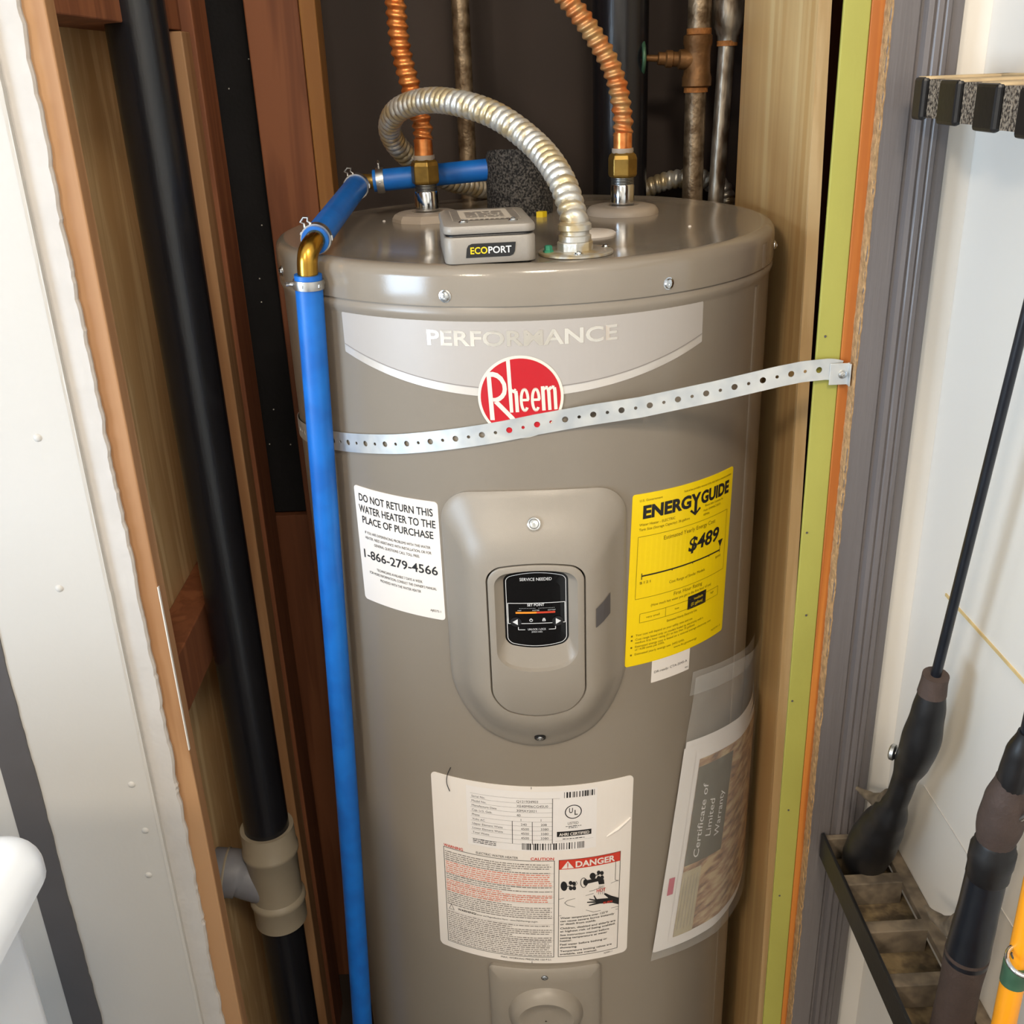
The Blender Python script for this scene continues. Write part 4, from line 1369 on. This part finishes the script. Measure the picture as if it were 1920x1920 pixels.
clamp(ff + ddr * 0.012, ddr, (-0.55, 0, 1))
clamp(back - ddr * 0.021, ddr, (-0.45, 0, 1))
clamp(back + bd2 * 0.024, bd2, (0, -0.1, 1))

# ================================================================== STRAP
st = thing('steel_strap', 'perforated galvanised strap holding the tank to the wood strip on the right', 'strap', (0.0, -0.262, 1.09))
def zs(az):
    return 1.0925 + 0.00086 * (az + 1.0) if az > -30 else 1.0925 + 0.00086 * (-29.0) + 0.00070 * (az + 30)
pp = []
for k in range(0, 96):
    az = -118 + (118 - 1.0) * k / 95
    r_ = TR + 0.0016
    pp.append(Vector((r_ * sin(rad(az)), -r_ * cos(rad(az)), zs(az))))
sx0 = pp[-1]
for x, y, z in ((0.0407, -0.2618, 1.0990), (0.0886, -0.2620, 1.1045), (0.1551, -0.2622, 1.1162), (0.2125, -0.2625, 1.1278), (0.2330, -0.2610, 1.1306), (0.2555, -0.2590, 1.1314), (0.2620, -0.2585, 1.1305), (0.2740, -0.2570, 1.1262)):
    pp.append(Vector((x, y, z)))
pp = resample(pp, 0.0008)
LS = [0.0]
for i in range(1, len(pp)):
    LS.append(LS[-1] + (pp[i] - pp[i - 1]).length)
def strap_pt(s_, w_, off=0.0):
    s_ = max(0, min(LS[-1] - 1e-5, s_))
    i = min(int(s_ / LS[-1] * (len(pp) - 1)), len(pp) - 2)
    p = pp[i].lerp(pp[i + 1], s_ / LS[-1] * (len(pp) - 1) - i)
    a, c = pp[max(i - 4, 0)], pp[min(i + 5, len(pp) - 1)]
    t = (c - a).normalized()
    o = Vector((t.y, -t.x, 0)).normalized()
    u_ = Vector((0, 0, 1)) - t * t.z
    u_.normalize()
    return p + u_ * w_ + o * off
HW = 0.0096
b = MB()
cell, s0, k = 0.01275, 0.0, 0
N = 20
while s0 + cell < LS[-1] - 0.004:
    r_ = 0.0028 if k % 2 == 0 else 0.00155
    c0 = s0 + cell / 2
    for off in (0.0, 0.0008):
        outr, innr = [], []
        ang = sorted([2 * PI * q / N for q in range(N)] + [x_ % (2 * PI) for x_ in (math.atan2(HW, cell / 2), PI - math.atan2(HW, cell / 2), PI + math.atan2(HW, cell / 2), -math.atan2(HW, cell / 2))])
        for a in ang:
            ca, sa_ = cos(a), sin(a)
            m_ = 1 / max(abs(ca) / (cell / 2), abs(sa_) / HW)
            outr.append(strap_pt(c0 + ca * m_, sa_ * m_, off))
            innr.append(strap_pt(c0 + ca * r_, sa_ * r_, off))
        b.loops([outr, innr], True)
        if off:
            b.loops([innr, inn0], True)
        inn0 = innr
    for sgn in (-1, 1):
        b.loops([[strap_pt(s0 + cell * q / 4, sgn * HW, 0.0) for q in range(5)], [strap_pt(s0 + cell * q / 4, sgn * HW, 0.0008) for q in range(5)]], False)
    s0 += cell
    k += 1
b.build('strap_band', 'strap', st)
b = MB()
b.box(0.2575, 0.2742, -0.2612, -0.2600, 1.1170, 1.1365)
b.box(0.2736, 0.2748, -0.2665, -0.2600, 1.1165, 1.1370)
b.build('folded_end', 'strap', st, bevel=0.0003)
screw_head('strap_screw', (0.2690, -0.2612, 1.1265), (0, -1, 0), 0.0032, 0.0022, st, 'steel')

# ================================================================== DOCUMENT POUCH
pc = thing('document_pouch', 'clear plastic pouch with warranty papers taped to the tank lower right', 'pouch', (0.20, -0.20, 0.42))
PA, PZ, PR = 26.0, 0.420, -8.0
def pwrap(off):
    c, s_ = cos(rad(PR)), sin(rad(PR))
    def fn(u, v):
        uu, vv = u * c - v * s_, u * s_ + v * c
        r = TR + off + 0.010 * min(1.0, max(0.0, u / 0.10)) ** 1.2
        a = rad(PA) + uu / 0.268
        return (r * sin(a), -r * cos(a), PZ + vv)
    return fn
def pgrid(name, u0, v0, u1, v1, off, material, parent, nu=24, nv=14, wob=0.0):
    fn = pwrap(off)
    b = MB()
    rows = []
    for i in range(nv + 1):
        v = v0 + (v1 - v0) * i / nv
        row = []
        for j in range(nu + 1):
            u = u0 + (u1 - u0) * j / nu
            g_ = pwrap(off + wob * sin(u * 60 + v * 23) * sin(v * 41))
            row.append(g_(u, v))
        rows.append(row)
    b.loops(rows, False)
    return b.build(name, material, parent, smooth=True)
sh = pgrid('paper_sheet', 0.001, 0.004, 0.210, 0.281, 0.0035, 'paper', pc)
pgrid('paper_sheet', 0.004, 0.002, 0.208, 0.288, 0.0026, 'paper', pc)
bk = pgrid('booklet', 0.020, 0.014, 0.214, 0.272, 0.0050, 'paper', pc)
pgrid('cover_photo', 0.026, 0.020, 0.208, 0.262, 0.0055, 'photo_print', bk)
pgrid('cover_title_box', 0.026, 0.120, 0.088, 0.252, 0.0060, 'cover_olive', bk)
pgrid('cover_panel', 0.026, 0.020, 0.055, 0.112, 0.0060, 'tan_print', bk)
s = Sheet()
s.text('Certificate of', 0.046, 0.128, 0.0085, 0.100, al='L', turn=PI / 2, shear=0.2)
s.text('Limited', 0.062, 0.150, 0.0085, 0.052, al='L', turn=PI / 2, shear=0.2)
s.text('Warranty', 0.078, 0.146, 0.0085, 0.060, al='L', turn=PI / 2, shear=0.2)
s.build('lettering', pwrap(0.0065), 'paper', bk)
s = Sheet()
for k in range(5):
    s.rect(0.029 + k * 0.005, 0.030, 0.0296 + k * 0.005, 0.104)
s.build('fine_print', pwrap(0.0065), 'ink_grey', bk)
s = Sheet()
s.rect(0.008, 0.084, 0.0165, 0.108)
s.build('red_mark', pwrap(0.0042), 'magenta', sh)
pgrid('plastic_bag', -0.004, -0.003, 0.222, 0.372, 0.0085, 'film', pc, 26, 20, 0.0012)
pgrid('tape', 0.000, 0.345, 0.150, 0.374, 0.0012, 'film', pc, 20, 3)

# ================================================================== BLACK DRAIN PIPE WITH GREY TEE
dpz = thing('waste_pipe', 'black plastic waste pipe with a grey branch fitting by the left studs', 'pipe', (-0.378, 0.0, -0.20))
DX, DY, DR = -0.3780, 0.0, 0.0302
MB().lathe([(DR, 0.395), (DR, 2.41)], (DX, DY, 0), (0, 0, 1), 48).build('upper_pipe', 'abs', dpz, smooth=True)
MB().lathe([(DR, -0.198), (DR, 0.285)], (DX - 0.001, DY, 0), (0, 0, 1), 48).build('lower_pipe', 'abs', dpz, smooth=True)
tee = MB().lathe([(0.0306, 0.418), (0.0372, 0.419), (0.0372, 0.4490 - 0.012), (0.0372, 0.442)], (DX, DY, 0), (0, 0, 1), 48, False, False)
tee = MB().lathe([(0.0304, 0.4420), (0.0362, 0.4425), (0.0366, 0.4100), (0.0385, 0.4070), (0.0385, 0.4010), (0.0352, 0.3960), (0.0348, 0.3250), (0.0385, 0.3210), (0.0388, 0.3150), (0.0366, 0.3110), (0.0364, 0.2780), (0.0304, 0.2775)], (DX, DY, 0), (0, 0, 1), 48, False, False).build('branch_fitting', 'pvc_grey', dpz, smooth=True)
MB().tube(catmull([(DX - 0.010, DY, 0.342), (DX - 0.036, DY, 0.354), (DX - 0.052, DY, 0.362), (DX - 0.088, DY, 0.368)], 6), lambda s_, t, q: 0.0305 if q < 0.5 else 0.0335, 36).build('branch_stub', 'pvc_grey2', dpz, smooth=True)
MB().lathe([(0.0345, -0.0015), (0.0352, 0.0), (0.0345, 0.0015)], (DX - 0.066, DY, 0.3645), (-1, 0, 0.15), 36, False, False).build('branch_ring', 'pvc_grey', dpz, smooth=True)

# ================================================================== PIPES AT THE BACK
tag(MB().lathe([(0.0345, -0.198), (0.0345, 2.41)], (0.136, 0.25, 0), (0, 0, 1), 40).build('vent_pipe', 'abs', smooth=True), 'wide black vent pipe standing behind the right copper connector', 'pipe')
def old_pipe(b, x, y, r, z0, z1):
    return b.lathe([(r, z0), (r, z1)], (x, y, 0), (0, 0, 1), 28)
tag(old_pipe(MB(), -0.0595, 0.29, 0.0113, -0.198, 2.41).build('steel_pipe', 'galv', smooth=True), 'thin rusty steel pipe against the dark back wall behind the conduit loop', 'pipe')
g1 = thing('steel_pipe', 'stained steel pipe carrying the bronze valve with the green handle', 'pipe', (0.2295, 0.24, -0.20))
old_pipe(MB(), 0.2293, 0.24, 0.0132, -0.198, 1.356).build('lower_pipe', 'galv', g1, smooth=True)
old_pipe(MB(), 0.2310, 0.24, 0.0145, 1.410, 2.41).build('upper_pipe', 'galv', g1, smooth=True)
MB().lathe([(0.0150, 1.3505), (0.0148, 1.358)], (0.2293, 0.24, 0), (0, 0, 1), 28).build('rusty_thread', 'rusty', g1, smooth=True)
MB().lathe([(0.0150, 1.4150), (0.0152, 1.423)], (0.2310, 0.24, 0), (0, 0, 1), 28).build('rusty_thread', 'rusty', g1, smooth=True)
vb = MB().lathe([(0.0150, 1.3560), (0.0182, 1.3580), (0.0182, 1.3680), (0.0165, 1.3730), (0.0160, 1.3950), (0.0165, 1.4020), (0.0178, 1.4060), (0.0178, 1.4150), (0.0150, 1.4165)], (0.2300, 0.24, 0), (0, 0, 1), 28)
vb = vb.build('valve_body', 'bronze', g1, smooth=True)
MB().lathe([(0.0120, 0), (0.0115, 0.016), (0.0085, 0.018), (0.0085, 0.024), (0.0100, 0.025), (0.0100, 0.032), (0.0075, 0.034), (0.0075, 0.042), (0.0040, 0.043), (0.0040, 0.066)], (0.2230, 0.238, 1.388), (-1, 0, 0.07), 22).build('valve_stem', 'bronze', vb, smooth=True)
hw = MB()
hc = Vector((0.1610, 0.238, 1.3925))
hw.tube([hc + Vector((0, 0.019 * cos(2 * PI * k / 28), 0.019 * sin(2 * PI * k / 28))) for k in range(29)], lambda s_, t, q: 0.0026, 10)
for k in range(4):
    a = k * PI / 4
    hw.tube([hc + Vector((0, 0.019 * cos(a), 0.019 * sin(a))), hc - Vector((0, 0.019 * cos(a), 0.019 * sin(a)))], lambda s_, t, q: 0.0016, 8)
hw.build('valve_handle', 'green_metal', vb, smooth=True)
g2 = thing('steel_pipe', 'mottled steel pipe with a bulging coupling next to the pine board', 'pipe', (0.2650, 0.24, -0.20))
MB().tube([(0.2470, 0.238, -0.198), (0.2560, 0.238, 1.1), (0.2660, 0.24, 1.410)], lambda s_, t, q: 0.0103, 28).build('lower_pipe', 'galv2', g2, smooth=True)
MB().lathe([(0.0125, 1.4060), (0.0130, 1.4130), (0.0150, 1.4160), (0.0160, 1.4200), (0.0195, 1.4260), (0.0205, 1.4380), (0.0205, 1.4520), (0.0170, 1.4560)], (0.2670, 0.24, 0), (0, 0, 1), 32).build('coupling', 'galv2', g2, smooth=True)
MB().lathe([(0.0128, 1.4020), (0.0128, 1.4080)], (0.2662, 0.24, 0), (0, 0, 1), 28).build('rusty_thread', 'rusty', g2, smooth=True)
old_pipe(MB(), 0.2670, 0.24, 0.0150, 1.450, 2.41).build('upper_pipe', 'rusty', g2, smooth=True)
pth = catmull([(0.120, 0.322, 1.10), (0.145, 0.318, 1.20), (0.185, 0.310, 1.2310), (0.226, 0.302, 1.2420), (0.265, 0.300, 1.236), (0.29, 0.30, 1.20), (0.30, 0.30, 1.0)], 14)
tag(MB().tube(pth, con_r, 20, True, 0.001).build('flexible_conduit', 'conduit', smooth=True), 'short silver spiral conduit behind the stained steel pipe with the valve', 'conduit')

# ================================================================== WASHING MACHINE
wm = thing('washing_machine', 'white washing machine top corner at the lower left', 'washing machine', (-0.70, -0.88, -0.20))
def rb(x0, x1, y0, y1, z0, z1, r, rv):
    n = 8
    pts = []
    for cx_, cy_, a0 in ((x1 - rv, y0 + rv, -90), (x1 - rv, y1 - rv, 0), (x0 + rv, y1 - rv, 90), (x0 + rv, y0 + rv, 180)):
        for k in range(n + 1):
            aa = rad(a0 + 90 * k / n)
            pts.append((cx_, cy_, cos(aa), sin(aa)))
    def ring(z, ins):
        return [(cx_ + (rv - ins) * c, cy_ + (rv - ins) * s_, z) for cx_, cy_, c, s_ in pts]
    rings = [ring(z0, r * 0.25)]
    for k in range(5):
        a = k * PI / 8
        rings.append(ring(z0 + r * 0.6 * (1 - cos(PI / 2 - a)) if False else z0 + 0.25 * r * sin(a), r * 0.25 * (1 - sin(a)) if k else r * 0.25))
    for k in range(9):
        a = k * PI / 16
        rings.append(ring(z1 - r + r * sin(a), r * (1 - cos(a))))
    return MB().loops(rings, True, True, True)
rb(-1.035, -0.392, -1.22, -0.567, -0.198, 0.8850, 0.004, 0.018).build('cabinet', 'washer', wm, smooth=True)
rb(-1.060, -0.3640, -1.24, -0.5520, 0.8840, 0.9120, 0.017, 0.034).build('top_panel', 'washer', wm, smooth=True)

# ================================================================== ROD RACK, LOWER TRAY
RX0, RX1, RY0 = 0.2885, 0.3612, -0.274
ry = [(-0.274, -0.281)] + [(-0.3335 - k * 0.0625, -0.3480 - k * 0.0625) for k in range(6)]
RYE = ry[-1][1]
tr = thing('rod_tray', 'dusty black slotted tray screwed low on the right wall holding rod butts', 'rod rack', (0.32, -0.45, 0.59))
MB().box(RX0, RX0 + 0.0035, RYE, RY0, 0.592, 0.6235).build('tray_rail', 'black_plastic', tr, bevel=0.0008)
MB().box(RX1 - 0.013, RX1 + 0.0006, RYE, RY0, 0.6110, 0.6200).build('wall_rail', 'dusty_black', tr, bevel=0.0010)
MB().box(RX0 + 0.003, RX1 - 0.005, RYE, RY0, 0.588, 0.5925).build('tray_floor', 'dust', tr)
for y1, y0 in ry:
    MB().box(RX0 + 0.0030, RX1 - 0.0120, y0, y1, 0.592, 0.6200).build('tray_bar', 'dusty_black', tr, bevel=0.0010)

# ================================================================== ROD RACK, UPPER COMB
cb = thing('rod_comb', 'black comb with speckled foam pads high on the right wall gripping rods', 'rod rack', (0.33, -0.45, 1.34))
CX0, CX1 = 0.2900, 0.3612
for k in range(6):
    y1 = -0.2972 if k == 0 else -0.3436 - (k - 1) * 0.0600
    y2 = y1 - (0.0175 if k == 0 else 0.0310)
    y3 = -0.3436 - k * 0.0600
    zlo = 1.3400 - k * 0.0014
    o = MB().box(CX0 + 0.002, CX1, y2 + 0.0008, y1, zlo + 0.0006, zlo + 0.0300).build('comb_prong', 'tan_top', cb, bevel=0.0015)
    MB().box(CX0, CX0 + 0.0065, y2, y1 + 0.0008, zlo - 0.0008, zlo + 0.0296).build('prong_cap', 'black_plastic', o, bevel=0.0026)
    ym = (y2 + y3) / 2
    for ya, yb2 in ((y2 + 0.0002, ym + 0.0005), (ym - 0.0005, y3 + 0.0002)):
        MB().box(CX0 + 0.0050, CX1 - 0.012, yb2, ya, zlo + 0.0010, zlo + 0.0280).build('foam_pad', 'grey_foam', cb)
MB().box(CX1 - 0.012, CX1 + 0.0006, -0.6450, -0.2972, 1.3340, 1.3700).build('comb_back', 'tan_top', cb, bevel=0.001)

# ================================================================== FISHING RODS
def loft(path, radii, n=20, step=0.003, flat=None):
    P = catmull(path, 10)
    def f_(s_, th, q):
        x = q * (len(radii) - 1)
        i = min(int(x), len(radii) - 2)
        t = x - i
        t = t * t * (3 - 2 * t)
        a, c = radii[i], radii[i + 1]
        if isinstance(a, tuple):
            return (a[0] + (c[0] - a[0]) * t, a[1] + (c[1] - a[1]) * t)
        return a + (c - a) * t
    return MB().tube(P, f_, n, True, step, flat)
r1 = thing('fishing_rod', 'black casting rod with pistol grip in the farthest tray slot', 'fishing rod', (0.322, -0.306, 0.594))
MB().tube([(0.3230, -0.4760, 1.370), (0.3220, -0.4540, 1.216), (0.322, -0.4314, 1.070), (0.322, -0.4032, 0.8903)], lambda s_, t, q: 0.0034 + 0.0010 * q, 18).build('rod_blank', 'rod', r1, smooth=True)
MB().tube([(0.322, -0.4050, 0.9020), (0.322, -0.4040, 0.8950), (0.322, -0.4025, 0.8820)], lambda s_, t, q: 0.0110 if q < 0.4 else 0.0122, 20).build('ferrule', 'brown_grip', r1, smooth=True)
hd = loft([(0.322, -0.4035, 0.8930), (0.322, -0.4010, 0.8600), (0.322, -0.3935, 0.8200), (0.322, -0.3790, 0.7820), (0.322, -0.3690, 0.7480), (0.322, -0.3565, 0.7150), (0.322, -0.3440, 0.6900), (0.322, -0.3300, 0.6600), (0.322, -0.3160, 0.6300), (0.322, -0.3070, 0.6080), (0.322, -0.304, 0.594)],
          [(0.0105, 0.0105), (0.0140, 0.0145), (0.0165, 0.0175), (0.0150, 0.0160), (0.0110, 0.0115), (0.0105, 0.0115), (0.0165, 0.0180), (0.0210, 0.0225), (0.0235, 0.0245), (0.0225, 0.0235), (0.0180, 0.0190)], 24, 0.004, (1, 0, 0)).build('grip', 'black_plastic', r1, smooth=True)
loft([(0.322, -0.3560, 0.7260), (0.318, -0.3380, 0.7150), (0.312, -0.3170, 0.7080), (0.308, -0.3060, 0.7060)], [(0.0120, 0.0150), (0.0085, 0.0085), (0.0060, 0.0045), (0.0022, 0.0020)], 14, 0.002, (1, 0, 0)).build('trigger_spur', 'dusty_black', r1, smooth=True)
MB().lathe([(0.0030, -0.008), (0.0030, 0.012)], (0.3190, -0.3800, 0.7990), (-0.75, 0.6, 0.0), 10).build('clamp_screw', 'steel', r1, smooth=True)
MB().lathe([(0.0060, 0.010), (0.0078, 0.0112), (0.0078, 0.0140), (0.0060, 0.0155)], (0.3190, -0.3800, 0.7990), (-0.75, 0.6, 0.0), 12).build('thumb_knob', 'steel', r1, smooth=True)

r2 = thing('fishing_rod', 'black rod with brown cork-like grips and a reel seat nearer the camera', 'fishing rod', (0.322, -0.522, 0.594))
MB().tube([(0.322, -0.5600, 1.365), (0.322, -0.5470, 0.94), (0.322, -0.5400, 0.885)], lambda s_, t, q: 0.0045, 18).build('rod_blank', 'rod', r2, smooth=True)
loft([(0.322, -0.5475, 0.945), (0.322, -0.545, 0.925), (0.322, -0.5425, 0.900), (0.322, -0.540, 0.886)], [0.006, 0.0105, 0.0115, 0.0105], 18, 0.003).build('reel_clip', 'black_plastic', r2, smooth=True)
loft([(0.322, -0.5415, 0.9000), (0.322, -0.5395, 0.8850), (0.322, -0.5360, 0.8550), (0.322, -0.5340, 0.8330)], [0.0115, 0.0155, 0.0165, 0.0135], 22, 0.003).build('fore_grip', 'brown_grip', r2, smooth=True)
b = MB()
ax = Vector((0, 0.0060, -0.1)).normalized()
b.lathe([(0.0125, -0.004), (0.0150, 0.0), (0.0150, 0.004), (0.0168, 0.007), (0.0168, 0.020), (0.0160, 0.024), (0.0160, 0.034), (0.0150, 0.036)], (0.322, -0.5345, 0.8360), ax, 26)
b.build('locking_ring', 'black_plastic', r2, smooth=True)
loft([(0.322, -0.5315, 0.802), (0.322, -0.5295, 0.770), (0.322, -0.527, 0.735), (0.322, -0.525, 0.708)], [0.0150, 0.0152, 0.0162, 0.0172], 24, 0.004).build('reel_seat', 'rod', r2, smooth=True)
loft([(0.320, -0.5200, 0.7330), (0.318, -0.5020, 0.7180), (0.315, -0.4800, 0.7080), (0.313, -0.4660, 0.7055)], [(0.0120, 0.0150), (0.0090, 0.0095), (0.0060, 0.0050), (0.0022, 0.0020)], 14, 0.002, (1, 0, 0)).build('trigger_spur', 'dusty_black', r2, smooth=True)
loft([(0.322, -0.5255, 0.716), (0.322, -0.5235, 0.680), (0.322, -0.5225, 0.640), (0.322, -0.522, 0.594)], [0.0172, 0.0160, 0.0165, 0.0185], 24, 0.004).build('rear_grip', 'brown_grip', r2, smooth=True)
MB().tube([(0.3275, -0.5550, 0.925), (0.329, -0.5620, 0.905), (0.329, -0.5600, 0.885), (0.327, -0.5520, 0.872)], lambda s_, t, q: 0.0022, 10).build('wire_guide', 'steel', r2, smooth=True)

r3 = thing('fishing_rod', 'orange-yellow rod tip section with a silver guide ring at the lower right edge', 'fishing rod', (0.300, -0.624, 0.594))
MB().tube([(0.3000, -0.6235, 0.594), (0.3000, -0.6222, 0.795)], lambda s_, t, q: 0.0080, 20).build('lower_blank', 'rod_yellow', r3, smooth=True)
MB().tube([(0.3005, -0.6222, 0.790), (0.3005, -0.6220, 0.8080)], lambda s_, t, q: 0.0088, 20).build('thread_wrap', 'green_metal', r3, smooth=True)
MB().tube([(0.3005, -0.6220, 0.806), (0.3010, -0.6210, 1.10)], lambda s_, t, q: 0.0068, 20).build('upper_blank', 'rod_yellow', r3, smooth=True)
b = MB()
gc = Vector((0.2975, -0.6330, 0.8210))
b.tube([gc + Vector((0.0105 * cos(2 * PI * k / 24), 0.0105 * sin(2 * PI * k / 24), 0.003 * sin(2 * PI * k / 24))) for k in range(25)], lambda s_, t, q: 0.0017, 10)
b.tube([gc + Vector((-0.004, 0.009, -0.001)), (0.3000, -0.6265, 0.8060)], lambda s_, t, q: 0.0012, 8)
b.build('guide_ring', 'chrome', r3, smooth=True)
